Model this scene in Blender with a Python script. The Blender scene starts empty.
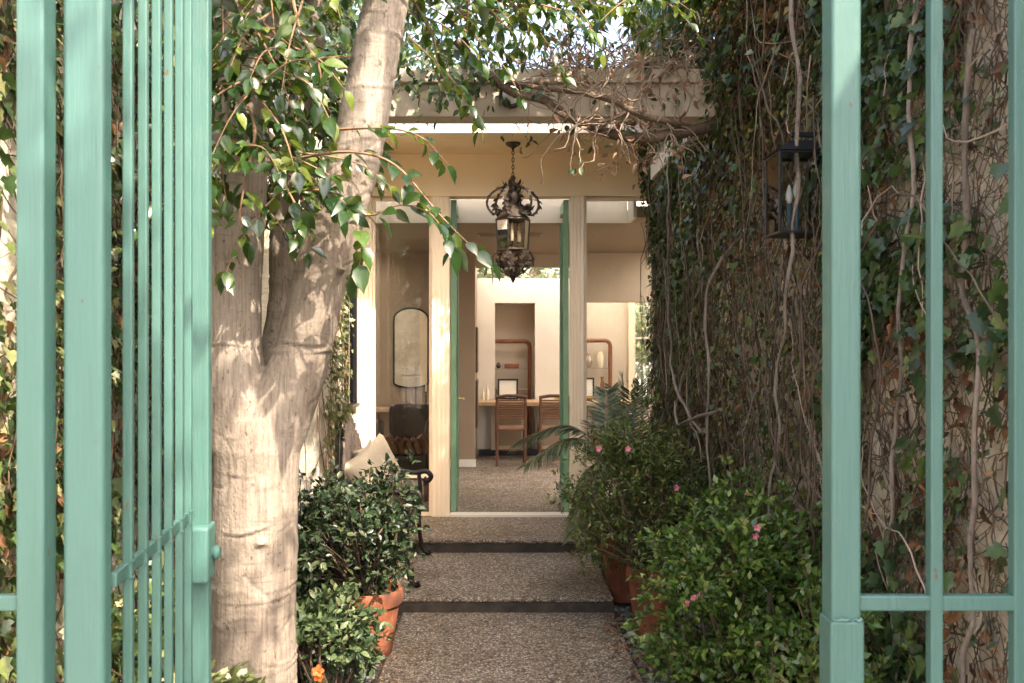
import bpy, bmesh, math, random
import numpy as np
from mathutils import Vector, Matrix, noise

random.seed(7)
RNG = np.random.default_rng(7)
R = math.radians
SC = bpy.context.scene
COL = SC.collection

# ------------------------------------------------------------------ camera, sky, sun, exposure
E, F, VX, VY = 1.64, 900.0, 500.0, 345.0          # eye height, focal length and vanishing point (pixels)
cam_d = bpy.data.cameras.new('camera')
cam = bpy.data.objects.new('camera', cam_d)
COL.objects.link(cam)
cam.location = (0, 0, E)
cam.rotation_euler = (R(90), 0, 0)
cam_d.sensor_width = 36.0
cam_d.lens = F * 36.0 / 1024.0
cam_d.shift_x = (512 - VX) / 1024.0
cam_d.shift_y = (VY - 341.5) / 1024.0
cam_d.clip_start, cam_d.clip_end = 0.05, 2000
cam_d.dof.use_dof = True
cam_d.dof.focus_distance = 6.0
cam_d.dof.aperture_fstop = 8.0
SC.camera = cam

SUN = Vector((0.42, -0.48, 0.77)).normalized()     # direction towards the sun
world = bpy.data.worlds.new('World')
SC.world = world
world.use_nodes = True
wn = world.node_tree
sky = wn.nodes.new('ShaderNodeTexSky')
sky.sky_type = 'NISHITA'
sky.sun_disc = False
sky.sun_elevation = math.asin(SUN.z)
sky.sun_rotation = math.atan2(SUN.x, SUN.y)
sky.air_density, sky.dust_density, sky.ozone_density = 1.0, 5.0, 1.0
bg = wn.nodes['Background']
bg.inputs['Strength'].default_value = 0.15
wn.links.new(sky.outputs[0], bg.inputs[0])

sun_d = bpy.data.lights.new('sun', 'SUN')
sun_d.energy = 2.0
sun_d.angle = R(0.6)
sun_d.color = (1.0, 0.91, 0.78)
sun = bpy.data.objects.new('sun', sun_d)
COL.objects.link(sun)
sun.rotation_euler = (-SUN).to_track_quat('-Z', 'Y').to_euler()

SC.view_settings.view_transform = 'Standard'
SC.view_settings.look = 'None'
SC.view_settings.gamma = 1
SC.view_settings.exposure = 2.72
SC.view_settings.use_white_balance = True
SC.view_settings.white_balance_temperature = 7050
SC.view_settings.white_balance_tint = 13
SC.cycles.use_denoising = True
SC.cycles.max_bounces = 10
SC.cycles.diffuse_bounces = 5
SC.cycles.transparent_max_bounces = 24
SC.cycles.caustics_reflective = False
SC.cycles.caustics_refractive = False
SC.cycles.sample_clamp_indirect = 6


def P(x, y, D):
    """point seen at pixel (x, y), D metres ahead"""
    return Vector(((x - VX) * D / F, D, E + (VY - y) * D / F))


# ------------------------------------------------------------------ materials
MATS = {}


def new_mat(name):
    m = bpy.data.materials.new(name)
    m.use_nodes = True
    nt = m.node_tree
    return m, nt, nt.nodes['Principled BSDF'], nt.nodes['Material Output']


def ramp(nt, stops, interp='LINEAR'):
    r = nt.nodes.new('ShaderNodeValToRGB')
    r.color_ramp.interpolation = interp
    el = r.color_ramp.elements
    while len(el) > 1:
        el.remove(el[-1])
    for i, (p, c) in enumerate(stops):
        e = el[0] if i == 0 else el.new(p)
        e.position = p
        e.color = (c[0], c[1], c[2], 1)
    return r


def coords(nt, scale=(1, 1, 1)):
    tc = nt.nodes.new('ShaderNodeTexCoord')
    mp = nt.nodes.new('ShaderNodeMapping')
    mp.inputs['Scale'].default_value = scale
    nt.links.new(tc.outputs['Object'], mp.inputs[0])
    return mp.outputs[0]


def tex_noise(nt, vec, scale, detail=4, rough=0.55):
    n = nt.nodes.new('ShaderNodeTexNoise')
    n.inputs['Scale'].default_value = scale
    n.inputs['Detail'].default_value = detail
    n.inputs['Roughness'].default_value = rough
    nt.links.new(vec, n.inputs['Vector'])
    return n.outputs['Fac']


def bump(nt, height, strength, dist, bsdf):
    b = nt.nodes.new('ShaderNodeBump')
    b.inputs['Strength'].default_value = strength
    b.inputs['Distance'].default_value = dist
    nt.links.new(height, b.inputs['Height'])
    nt.links.new(b.outputs[0], bsdf.inputs['Normal'])
    return b


def simple(name, c, rough=0.5, metal=0.0, var=0.12, scale=6.0, bmp=0.0, bscale=60, c2=None):
    """painted or plain surface: colour drifts slightly, optional fine bump"""
    m, nt, b, out = new_mat(name)
    v = coords(nt)
    f = tex_noise(nt, v, scale)
    lo = c2 if c2 else tuple(x * (1 - var) for x in c)
    hi = c if c2 else tuple(min(1, x * (1 + var)) for x in c)
    r = ramp(nt, [(0.3, lo), (0.7, hi)])
    nt.links.new(f, r.inputs[0])
    nt.links.new(r.outputs[0], b.inputs['Base Color'])
    b.inputs['Roughness'].default_value = rough
    b.inputs['Metallic'].default_value = metal
    if bmp:
        bump(nt, tex_noise(nt, v, bscale, 3), bmp, 0.004, b)
    return m


def leaf_mat(name, stops, rough=0.38, trans=0.3, tcol=None, spec=0.5):
    m, nt, b, out = new_mat(name)
    g = nt.nodes.new('ShaderNodeNewGeometry')
    r = ramp(nt, stops)
    nt.links.new(g.outputs['Random Per Island'], r.inputs[0])
    v = coords(nt)
    f = tex_noise(nt, v, 45.0, 2)
    mx = nt.nodes.new('ShaderNodeMix')
    mx.data_type = 'RGBA'
    mx.blend_type = 'MULTIPLY'
    rr = ramp(nt, [(0.3, (0.72, 0.72, 0.72)), (0.7, (1.12, 1.1, 1.05))])
    nt.links.new(f, rr.inputs[0])
    mx.inputs['Factor'].default_value = 1.0
    nt.links.new(r.outputs[0], mx.inputs['A'])
    nt.links.new(rr.outputs[0], mx.inputs['B'])
    nt.links.new(mx.outputs['Result'], b.inputs['Base Color'])
    b.inputs['Roughness'].default_value = rough
    b.inputs['Specular IOR Level'].default_value = spec
    t = nt.nodes.new('ShaderNodeBsdfTranslucent')
    if tcol:
        mt = nt.nodes.new('ShaderNodeMix')
        mt.data_type = 'RGBA'
        mt.blend_type = 'MIX'
        mt.inputs['Factor'].default_value = 0.6
        nt.links.new(mx.outputs['Result'], mt.inputs['A'])
        mt.inputs['B'].default_value = (*tcol, 1)
        nt.links.new(mt.outputs['Result'], t.inputs['Color'])
    else:
        nt.links.new(mx.outputs['Result'], t.inputs['Color'])
    ms = nt.nodes.new('ShaderNodeMixShader')
    ms.inputs[0].default_value = trans
    nt.links.new(b.outputs[0], ms.inputs[1])
    nt.links.new(t.outputs[0], ms.inputs[2])
    nt.links.new(ms.outputs[0], out.inputs[0])
    return m


def aggregate(name, stops, scale=70, dirt=True):
    """exposed pebble concrete"""
    m, nt, b, out = new_mat(name)
    v = coords(nt)
    vo = nt.nodes.new('ShaderNodeTexVoronoi')
    vo.inputs['Scale'].default_value = scale
    nt.links.new(v, vo.inputs['Vector'])
    sp = nt.nodes.new('ShaderNodeSeparateColor')
    nt.links.new(vo.outputs['Color'], sp.inputs[0])
    r = ramp(nt, stops)
    nt.links.new(sp.outputs[0], r.inputs[0])
    ed = ramp(nt, [(0.25, (1, 1, 1)), (0.62, (0.42, 0.38, 0.33))])
    nt.links.new(vo.outputs['Distance'], ed.inputs[0])
    m1 = nt.nodes.new('ShaderNodeMix')
    m1.data_type = 'RGBA'
    m1.blend_type = 'MULTIPLY'
    m1.inputs['Factor'].default_value = 1
    nt.links.new(r.outputs[0], m1.inputs['A'])
    nt.links.new(ed.outputs[0], m1.inputs['B'])
    st = ramp(nt, [(0.30, (0.42, 0.36, 0.30)), (0.45, (0.8, 0.76, 0.7)), (0.62, (1, 1, 1))])
    nt.links.new(tex_noise(nt, v, 2.1, 9, 0.72), st.inputs[0])
    m2 = nt.nodes.new('ShaderNodeMix')
    m2.data_type = 'RGBA'
    m2.blend_type = 'MULTIPLY'
    m2.inputs['Factor'].default_value = 0.9
    nt.links.new(m1.outputs['Result'], m2.inputs['A'])
    nt.links.new(st.outputs[0], m2.inputs['B'])
    nt.links.new(m2.outputs['Result'], b.inputs['Base Color'])
    b.inputs['Roughness'].default_value = 0.75
    iv = nt.nodes.new('ShaderNodeMath')
    iv.operation = 'SUBTRACT'
    iv.inputs[0].default_value = 1
    nt.links.new(vo.outputs['Distance'], iv.inputs[1])
    bump(nt, iv.outputs[0], 0.7, 0.006, b)
    return m


def bark(name, a, c, d):
    m, nt, b, out = new_mat(name)
    f1 = tex_noise(nt, coords(nt, (95, 95, 5)), 1.0, 7, 0.7)       # vertical striations
    f2 = tex_noise(nt, coords(nt, (3, 3, 2.2)), 1.0, 6, 0.6)       # big patches
    f3 = tex_noise(nt, coords(nt, (5, 5, 42)), 1.0, 5, 0.6)        # horizontal wrinkles
    f4 = tex_noise(nt, coords(nt, (90, 90, 70)), 1.0, 2, 0.5)      # pores
    r2 = ramp(nt, [(0.28, d), (0.48, a), (0.68, c)])
    nt.links.new(f2, r2.inputs[0])
    r1 = ramp(nt, [(0.36, (0.5, 0.45, 0.40)), (0.5, (0.88, 0.86, 0.84)), (0.66, (1.08, 1.07, 1.06))])
    nt.links.new(f1, r1.inputs[0])
    mx = nt.nodes.new('ShaderNodeMix')
    mx.data_type = 'RGBA'
    mx.blend_type = 'MULTIPLY'
    mx.inputs['Factor'].default_value = 0.8
    nt.links.new(r2.outputs[0], mx.inputs['A'])
    nt.links.new(r1.outputs[0], mx.inputs['B'])
    r3 = ramp(nt, [(0.33, (0.35, 0.3, 0.26)), (0.385, (1, 1, 1))])
    nt.links.new(f3, r3.inputs[0])
    m3 = nt.nodes.new('ShaderNodeMix')
    m3.data_type = 'RGBA'
    m3.blend_type = 'MULTIPLY'
    m3.inputs['Factor'].default_value = 0.35
    nt.links.new(mx.outputs['Result'], m3.inputs['A'])
    nt.links.new(r3.outputs[0], m3.inputs['B'])
    r5 = ramp(nt, [(0.30, (0.35, 0.3, 0.26)), (0.36, (1, 1, 1)), (0.66, (1, 1, 1)), (0.74, (1.25, 1.25, 1.22))])
    nt.links.new(tex_noise(nt, coords(nt, (55, 55, 38)), 1.0, 3, 0.5), r5.inputs[0])
    m5 = nt.nodes.new('ShaderNodeMix')
    m5.data_type = 'RGBA'
    m5.blend_type = 'MULTIPLY'
    m5.inputs['Factor'].default_value = 0.75
    nt.links.new(m3.outputs['Result'], m5.inputs['A'])
    nt.links.new(r5.outputs[0], m5.inputs['B'])
    nt.links.new(m5.outputs['Result'], b.inputs['Base Color'])
    b.inputs['Roughness'].default_value = 0.85
    ad = nt.nodes.new('ShaderNodeMath')
    ad.operation = 'ADD'
    nt.links.new(f1, ad.inputs[0])
    ad2 = nt.nodes.new('ShaderNodeMath')
    ad2.operation = 'ADD'
    nt.links.new(f4, ad.inputs[1])
    nt.links.new(ad.outputs[0], ad2.inputs[0])
    nt.links.new(f4, ad2.inputs[1])
    bump(nt, ad2.outputs[0], 0.4, 0.004, b)
    return m


def glass_mat(name, tint=(0.97, 0.98, 0.96), boost=1.0):
    m, nt, b, out = new_mat(name)
    nt.nodes.remove(b)
    t = nt.nodes.new('ShaderNodeBsdfTransparent')
    t.inputs[0].default_value = (*tint, 1)
    g = nt.nodes.new('ShaderNodeBsdfGlossy')
    g.inputs['Roughness'].default_value = 0.02
    fr = nt.nodes.new('ShaderNodeFresnel')
    fr.inputs[0].default_value = 1.5
    mu = nt.nodes.new('ShaderNodeMath')
    mu.operation = 'MULTIPLY'
    mu.use_clamp = True
    mu.inputs[1].default_value = boost
    nt.links.new(fr.outputs[0], mu.inputs[0])
    ms = nt.nodes.new('ShaderNodeMixShader')
    nt.links.new(mu.outputs[0], ms.inputs[0])
    nt.links.new(t.outputs[0], ms.inputs[1])
    nt.links.new(g.outputs[0], ms.inputs[2])
    nt.links.new(ms.outputs[0], out.inputs[0])
    return m


def painted_steel(name, c):
    m, nt, b, out = new_mat(name)
    v = coords(nt)
    r = ramp(nt, [(0.25, tuple(x * 0.80 for x in c)), (0.5, c), (0.75, tuple(x * 1.12 for x in c))])
    nt.links.new(tex_noise(nt, coords(nt, (5, 5, 1.3)), 1.0, 7, 0.62), r.inputs[0])
    ch = ramp(nt, [(0.70, (0, 0, 0)), (0.715, (1, 1, 1))])
    nt.links.new(tex_noise(nt, coords(nt, (30, 30, 17)), 1.0, 5, 0.55), ch.inputs[0])
    mx = nt.nodes.new('ShaderNodeMix')
    mx.data_type = 'RGBA'
    nt.links.new(ch.outputs[0], mx.inputs['Factor'])
    nt.links.new(r.outputs[0], mx.inputs['A'])
    mx.inputs['B'].default_value = (0.10, 0.055, 0.03, 1)
    nt.links.new(mx.outputs['Result'], b.inputs['Base Color'])
    rr = ramp(nt, [(0.3, (0.28, 0.28, 0.28)), (0.7, (0.55, 0.55, 0.55))])
    nt.links.new(tex_noise(nt, v, 14, 4), rr.inputs[0])
    nt.links.new(rr.outputs[0], b.inputs['Roughness'])
    bump(nt, tex_noise(nt, coords(nt, (130, 130, 9)), 1.0, 4, 0.6), 0.35, 0.004, b)
    return m


def stained_clay(name):
    m, nt, b, out = new_mat(name)
    v = coords(nt)
    r = ramp(nt, [(0.30, (0.035, 0.026, 0.016)), (0.42, (0.13, 0.042, 0.022)), (0.54, (0.23, 0.07, 0.032)), (0.62, (0.27, 0.095, 0.05)), (0.70, (0.40, 0.27, 0.20))])
    nt.links.new(tex_noise(nt, coords(nt, (7, 7, 4)), 1.0, 8, 0.68), r.inputs[0])
    nt.links.new(r.outputs[0], b.inputs['Base Color'])
    b.inputs['Roughness'].default_value = 0.85
    bump(nt, tex_noise(nt, v, 70, 4), 0.4, 0.004, b)
    return m


def opal(name):
    m, nt, b, out = new_mat(name)
    nt.nodes.remove(b)
    t = nt.nodes.new('ShaderNodeBsdfTranslucent')
    t.inputs[0].default_value = (0.9, 0.88, 0.84, 1)
    nt.links.new(t.outputs[0], out.inputs[0])
    return m


def stucco(name, c, stain_shade):
    m, nt, b, out = new_mat(name)
    v = coords(nt)
    r = ramp(nt, [(0.3, stain_shade), (0.6, c)])
    nt.links.new(tex_noise(nt, v, 4.5, 9, 0.75), r.inputs[0])
    nt.links.new(r.outputs[0], b.inputs['Base Color'])
    b.inputs['Roughness'].default_value = 0.9
    bump(nt, tex_noise(nt, v, 38, 5, 0.6), 0.6, 0.02, b)
    return m


M = dict(
    teal=painted_steel('teal_paint', (0.056, 0.140, 0.122)),
    cream=simple('cream_paint', (0.90, 0.75, 0.55), 0.5, 0, 0.05, 3, 0.12, 30),
    warmcream=simple('warm_cream_paint', (0.90, 0.71, 0.47), 0.55, 0, 0.05, 3, 0.1, 30),
    white=simple('white_paint', (0.70, 0.66, 0.58), 0.55, 0, 0.03, 2),
    greige=simple('greige_paint', (0.47, 0.40, 0.32), 0.7, 0, 0.05, 2),
    palegrey=simple('pale_grey_plaster', (0.58, 0.51, 0.42), 0.8, 0, 0.05, 2),
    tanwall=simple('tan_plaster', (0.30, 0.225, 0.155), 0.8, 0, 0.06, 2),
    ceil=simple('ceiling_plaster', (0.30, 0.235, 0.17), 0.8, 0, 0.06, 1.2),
    beamgrey=simple('weathered_beam_paint', (0.58, 0.50, 0.40), 0.7, 0, 0.05, 2, 0.15, 25),
    green=simple('green_door_paint', (0.16, 0.31, 0.19), 0.4, 0, 0.12, 6, 0.1, 40),
    stucco=stucco('cream_stucco', (0.74, 0.64, 0.50), (0.22, 0.165, 0.115)),  # dark blotches: wall stains plus painted shadows among the vines
    stuccow=stucco('white_stucco', (0.78, 0.72, 0.60), (0.5, 0.42, 0.31)),
    path=aggregate('pebble_concrete', [(0, (0.12, 0.098, 0.076)), (0.3, (0.27, 0.23, 0.18)), (0.6, (0.38, 0.33, 0.27)), (0.85, (0.50, 0.45, 0.385)), (1, (0.72, 0.68, 0.61))], 85),
    floor=aggregate('pebble_floor', [(0, (0.2, 0.17, 0.145)), (0.4, (0.4, 0.35, 0.30)), (0.8, (0.56, 0.50, 0.44)), (1, (0.7, 0.65, 0.58))], 65),
    riser=simple('dark_concrete', (0.075, 0.058, 0.042), 0.85, 0, 0.1, 9, 0.8, 45, c2=(0.02, 0.016, 0.012)),  # dark mottled concrete for the step fronts
    soil=simple('soil', (0.075, 0.052, 0.035), 0.95, 0, 0.1, 9, 0.8, 45, c2=(0.03, 0.022, 0.016)),
    asphalt=simple('paving', (0.22, 0.2, 0.18), 0.9, 0, 0.2, 3, 0.4, 60),
    terracotta=stained_clay('terracotta'),
    iron=simple('black_iron', (0.02, 0.018, 0.016), 0.45, 0.4, 0.3, 20, 0.3, 80),
    rust=simple('rusted_iron', (0.085, 0.062, 0.045), 0.55, 0.4, 0.2, 25, 0.5, 80, c2=(0.03, 0.023, 0.018)),
    black=simple('black_metal', (0.012, 0.014, 0.018), 0.4, 0.3, 0.2, 10),
    candle=simple('candle_sleeve', (0.06, 0.12, 0.2), 0.4),
    ivorycandle=simple('ivory_candle', (0.75, 0.66, 0.5), 0.5),
    wood=simple('red_brown_wood', (0.27, 0.09, 0.035), 0.4, 0, 0.2, 9, 0.1, 30, c2=(0.15, 0.05, 0.022)),
    chairwood=simple('chair_wood', (0.12, 0.05, 0.025), 0.5, 0, 0.2, 12),
    weave=simple('woven_rush', (0.17, 0.085, 0.045), 0.8, 0, 0.3, 90, 0.6, 120),
    desk=simple('pale_oak', (0.44, 0.30, 0.17), 0.5, 0, 0.1, 14),
    linen=simple('cream_linen', (0.56, 0.47, 0.34), 0.95, 0, 0.06, 60, 0.7, 300),
    leather=simple('dark_leather', (0.045, 0.028, 0.02), 0.35, 0, 0.3, 8, 0.2, 50),
    paper=simple('paper', (0.8, 0.78, 0.72), 0.8, 0, 0.03),
    pottery=simple('glazed_pottery', (0.30, 0.24, 0.18), 0.5, 0, 0.2, 14),
    brass=simple('brass', (0.6, 0.42, 0.16), 0.3, 0.9),
    bulb=simple('clear_bulb', (0.75, 0.75, 0.74), 0.1),
    bark=bark('ficus_bark', (0.245, 0.208, 0.17), (0.33, 0.29, 0.248), (0.15, 0.124, 0.10)),
    darkbark=bark('dark_bark', (0.16, 0.115, 0.08), (0.26, 0.2, 0.15), (0.08, 0.056, 0.04)),
    vinebark=bark('vine_bark', (0.23, 0.185, 0.15), (0.33, 0.275, 0.23), (0.11, 0.085, 0.066)),
    twig=simple('twig', (0.22, 0.13, 0.075), 0.8, 0, 0.3, 10),
    drytwig=simple('dry_twig', (0.16, 0.11, 0.072), 0.9, 0, 0.3, 7, c2=(0.03, 0.02, 0.013)),
    paletwig=simple('pale_twig', (0.44, 0.34, 0.26), 0.9, 0, 0.3, 5, c2=(0.19, 0.135, 0.10)),
    ficus=leaf_mat('ficus_leaf', [(0, (0.012, 0.036, 0.012)), (0.5, (0.024, 0.062, 0.016)), (0.8, (0.05, 0.105, 0.022)), (1, (0.16, 0.20, 0.04))], 0.2, 0.27, (0.26, 0.36, 0.035), 0.7),
    ivy=leaf_mat('ivy_leaf', [(0, (0.02, 0.042, 0.018)), (0.5, (0.042, 0.082, 0.03)), (0.85, (0.085, 0.14, 0.045)), (1, (0.15, 0.19, 0.055))], 0.33, 0.22, (0.16, 0.3, 0.04)),
    ivymid=leaf_mat('sunlit_edge_ivy_leaf', [(0, (0.045, 0.08, 0.022)), (0.5, (0.11, 0.16, 0.04)), (0.9, (0.20, 0.25, 0.065)), (1, (0.22, 0.15, 0.05))], 0.35, 0.25),  # ivy greens brightened to give the wall edge a sunlit look
    ivyold=leaf_mat('old_ivy_leaf', [(0, (0.03, 0.042, 0.014)), (0.45, (0.08, 0.105, 0.028)), (0.78, (0.17, 0.18, 0.045)), (0.9, (0.28, 0.22, 0.07)), (1, (0.24, 0.115, 0.045))], 0.5, 0.2),
    ivylit=leaf_mat('sunlit_ivy_leaf', [(0, (0.06, 0.09, 0.035)), (0.5, (0.14, 0.17, 0.07)), (0.85, (0.28, 0.28, 0.13)), (1, (0.42, 0.38, 0.22))], 0.4, 0.25, (0.3, 0.36, 0.12)),  # ivy leaf bleached and yellowed so the colour itself looks sunlit
    dead=leaf_mat('dead_leaf', [(0, (0.05, 0.024, 0.011)), (0.5, (0.17, 0.08, 0.036)), (0.9, (0.32, 0.16, 0.07)), (1, (0.42, 0.25, 0.12))], 0.7, 0.25),
    deadpink=leaf_mat('papery_leaf', [(0, (0.22, 0.10, 0.06)), (0.5, (0.42, 0.25, 0.17)), (1, (0.58, 0.40, 0.28))], 0.8, 0.35),
    azalea=leaf_mat('azalea_leaf', [(0, (0.03, 0.07, 0.016)), (0.5, (0.08, 0.155, 0.03)), (0.85, (0.15, 0.24, 0.045)), (1, (0.27, 0.32, 0.075))], 0.3, 0.25, (0.2, 0.36, 0.04)),
    azold=leaf_mat('older_azalea_leaf', [(0, (0.045, 0.06, 0.018)), (0.5, (0.10, 0.125, 0.032)), (0.9, (0.18, 0.19, 0.05)), (1, (0.24, 0.14, 0.05))], 0.45, 0.2),
    camellia=leaf_mat('camellia_leaf', [(0, (0.010, 0.024, 0.011)), (0.6, (0.022, 0.045, 0.019)), (0.9, (0.05, 0.075, 0.03)), (1, (0.10, 0.10, 0.045))], 0.42, 0.15, None, 0.5),
    hibiscus=leaf_mat('soft_green_leaf', [(0, (0.035, 0.07, 0.03)), (0.6, (0.075, 0.12, 0.05)), (1, (0.16, 0.20, 0.09))], 0.45, 0.25),
    palm=leaf_mat('palm_leaf', [(0, (0.07, 0.10, 0.05)), (0.6, (0.15, 0.19, 0.10)), (1, (0.26, 0.26, 0.15))], 0.4, 0.2),
    pink=leaf_mat('pink_petal', [(0, (0.62, 0.12, 0.24)), (1, (0.8, 0.3, 0.4))], 0.6, 0.35),
    orange=leaf_mat('orange_petal', [(0, (0.75, 0.14, 0.03)), (1, (0.85, 0.25, 0.05))], 0.6, 0.35),
    pebble=leaf_mat('river_pebble', [(0, (0.05, 0.055, 0.06)), (0.5, (0.12, 0.125, 0.13)), (1, (0.26, 0.25, 0.24))], 0.5, 0.0),
    opal=opal('opal_glazing'),
    glass=glass_mat('window_glass', boost=1.0),
    lampglass=glass_mat('lamp_glass', (0.9, 0.88, 0.82), 1.6),
    mirror=simple('mirror_silver', (0.86, 0.86, 0.84), 0.03, 1.0, 0.01),
)


# ------------------------------------------------------------------ objects and meshes
def wloc(o):
    v = Vector((0, 0, 0))
    while o:
        v = v + o.location
        o = o.parent
    return v


def thing(name, label, cat, loc=(0, 0, 0), group=None):
    o = bpy.data.objects.new(name, None)
    COL.objects.link(o)
    o.location = loc
    o.empty_display_size = 0.1
    o['label'] = label
    o['category'] = cat
    if group:
        o['group'] = group
    return o


def tag(o, label, cat, group=None, kind=None):
    o['label'] = label
    o['category'] = cat
    if group:
        o['group'] = group
    if kind:
        o['kind'] = kind
    return o


def dup(root, loc, rot=None, label=None):
    def rec(o, parent):
        c = o.copy()
        COL.objects.link(c)
        c.parent = parent
        for ch in list(o.children):
            rec(ch, c)
        return c
    r = rec(root, None)
    r.location = loc
    if rot is not None:
        r.rotation_euler = rot
    if label:
        r['label'] = label
    return r


class MB:
    def __init__(self):
        self.v, self.f = [], []

    def box(self, x0, x1, y0, y1, z0, z1):
        b = len(self.v)
        self.v += [(x0, y0, z0), (x1, y0, z0), (x1, y1, z0), (x0, y1, z0), (x0, y0, z1), (x1, y0, z1), (x1, y1, z1), (x0, y1, z1)]
        self.f += [(b, b + 3, b + 2, b + 1), (b + 4, b + 5, b + 6, b + 7), (b, b + 1, b + 5, b + 4), (b + 1, b + 2, b + 6, b + 5), (b + 2, b + 3, b + 7, b + 6), (b + 3, b, b + 4, b + 7)]
        return self

    def obox(self, c, ax, ay, az, sx, sy, sz):
        """box centred on c along three unit axes (full sizes)"""
        b = len(self.v)
        for k in ((-1, -1, -1), (1, -1, -1), (1, 1, -1), (-1, 1, -1), (-1, -1, 1), (1, -1, 1), (1, 1, 1), (-1, 1, 1)):
            self.v.append(tuple(Vector(c) + Vector(ax) * (k[0] * sx / 2) + Vector(ay) * (k[1] * sy / 2) + Vector(az) * (k[2] * sz / 2)))
        self.f += [(b, b + 3, b + 2, b + 1), (b + 4, b + 5, b + 6, b + 7), (b, b + 1, b + 5, b + 4), (b + 1, b + 2, b + 6, b + 5), (b + 2, b + 3, b + 7, b + 6), (b + 3, b, b + 4, b + 7)]
        return self

    def tube(self, pts, rad, n=8, cap=True):
        pts = [Vector(p) for p in pts]
        if not hasattr(rad, '__len__'):
            rad = [rad] * len(pts)
        b0 = len(self.v)
        prev = None
        for i, p in enumerate(pts):
            t = (pts[min(i + 1, len(pts) - 1)] - pts[max(i - 1, 0)])
            t = t.normalized() if t.length > 1e-9 else Vector((0, 0, 1))
            if prev is None:
                a = Vector((0, 0, 1)) if abs(t.z) < 0.9 else Vector((1, 0, 0))
                u = t.cross(a).normalized()
            else:
                u = (prev - t * prev.dot(t))
                u = u.normalized() if u.length > 1e-6 else t.orthogonal().normalized()
            prev = u
            w = t.cross(u)
            for k in range(n):
                an = 2 * math.pi * k / n
                self.v.append(tuple(p + (u * math.cos(an) + w * math.sin(an)) * rad[i]))
        for i in range(len(pts) - 1):
            for k in range(n):
                a, c = b0 + i * n + k, b0 + i * n + (k + 1) % n
                self.f.append((a, c, c + n, a + n))
        if cap:
            self.f.append(tuple(b0 + k for k in reversed(range(n))))
            e = b0 + (len(pts) - 1) * n
            self.f.append(tuple(e + k for k in range(n)))
        return self

    def lathe(self, c, prof, n=24, axis=None, cap=True):
        """prof: list of (radius, height)"""
        c = Vector(c)
        b0 = len(self.v)
        for r, h in prof:
            for k in range(n):
                an = 2 * math.pi * k / n
                self.v.append((c.x + r * math.cos(an), c.y + r * math.sin(an), c.z + h))
        for i in range(len(prof) - 1):
            for k in range(n):
                a, d = b0 + i * n + k, b0 + i * n + (k + 1) % n
                self.f.append((a, d, d + n, a + n))
        if cap:
            self.f.append(tuple(b0 + k for k in reversed(range(n))))
            e = b0 + (len(prof) - 1) * n
            self.f.append(tuple(e + k for k in range(n)))
        return self

    def build(self, name, mat, parent=None, bevel=0.0, smooth=False, local=False, seg=2):
        me = bpy.data.meshes.new(name)
        off = Vector((0, 0, 0)) if (local or parent is None) else wloc(parent)
        me.from_pydata([(v[0] - off.x, v[1] - off.y, v[2] - off.z) for v in self.v], [], self.f)
        me.materials.append(mat)
        if smooth:
            me.polygons.foreach_set('use_smooth', [True] * len(me.polygons))
            try:
                me.set_sharp_from_angle(angle=R(45))
            except Exception:
                pass
        me.update()
        o = bpy.data.objects.new(name, me)
        COL.objects.link(o)
        o.parent = parent
        if bevel:
            md = o.modifiers.new('bevel', 'BEVEL')
            md.width = bevel
            md.segments = seg
            md.limit_method = 'ANGLE'
        return o


def catmull(pts, n=6):
    pts = [Vector(p) for p in pts]
    out = []
    for i in range(len(pts) - 1):
        p0, p1, p2, p3 = pts[max(i - 1, 0)], pts[i], pts[i + 1], pts[min(i + 2, len(pts) - 1)]
        for k in range(n):
            t = k / n
            out.append(0.5 * ((2 * p1) + (p2 - p0) * t + (2 * p0 - 5 * p1 + 4 * p2 - p3) * t * t + (3 * p1 - p0 - 3 * p2 + p3) * t ** 3))
    out.append(pts[-1])
    return out


def lerp_list(vals, n=6):
    out = []
    for i in range(len(vals) - 1):
        for k in range(n):
            out.append(vals[i] + (vals[i + 1] - vals[i]) * k / n)
    out.append(vals[-1])
    return out


# leaf templates: (verts, triangles), length 1 along +x, lying in xy
def tmpl_blade(w=0.5, fold=0.25, droop=0.18, rows=((0.22, 0.78), (0.48, 1.0), (0.76, 0.62)), stalk=0.0):
    v = [(0, 0, 0)]
    for t, k in rows:
        z = -droop * t * t
        hw = w * 0.5 * k
        v += [(t, hw, z + fold * hw), (t, 0, z), (t, -hw, z + fold * hw)]
    v.append((1, 0, -droop))
    f = [(0, 2, 1), (0, 3, 2)]
    n = len(rows)
    for i in range(n - 1):
        a = 1 + i * 3
        b = a + 3
        f += [(a, a + 1, b + 1), (a, b + 1, b), (a + 1, a + 2, b + 2), (a + 1, b + 2, b + 1)]
    a = 1 + (n - 1) * 3
    e = len(v) - 1
    f += [(a, a + 1, e), (a + 1, a + 2, e)]
    return np.array(v, float), np.array(f, int)


def tmpl_ivy():
    half = [(-0.1, 0.2), (0.08, 0.46), (0.3, 0.27), (0.52, 0.36), (0.68, 0.16)]
    v = [(0.32, 0, -0.02), (0, 0, 0)]
    pos = [(x, y) for x, y in half]
    ring = [(0, 0)] + pos + [(1.0, 0)] + [(x, -y) for x, y in reversed(half)]
    v = [(0.34, 0, -0.03)] + [(x, y, 0.16 * abs(y) - 0.1 * x * x) for x, y in ring]
    n = len(ring)
    f = [(0, 1 + (k + 1) % n, 1 + k) for k in range(n)]
    return np.array(v, float), np.array(f, int)


def tmpl_small(w=0.55):
    v = [(0, 0, 0), (0.45, w / 2, 0.07), (0.45, 0, -0.02), (0.45, -w / 2, 0.07), (1, 0, -0.1)]
    f = [(0, 2, 1), (0, 3, 2), (1, 2, 4), (2, 3, 4)]
    return np.array(v, float), np.array(f, int)


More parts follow.
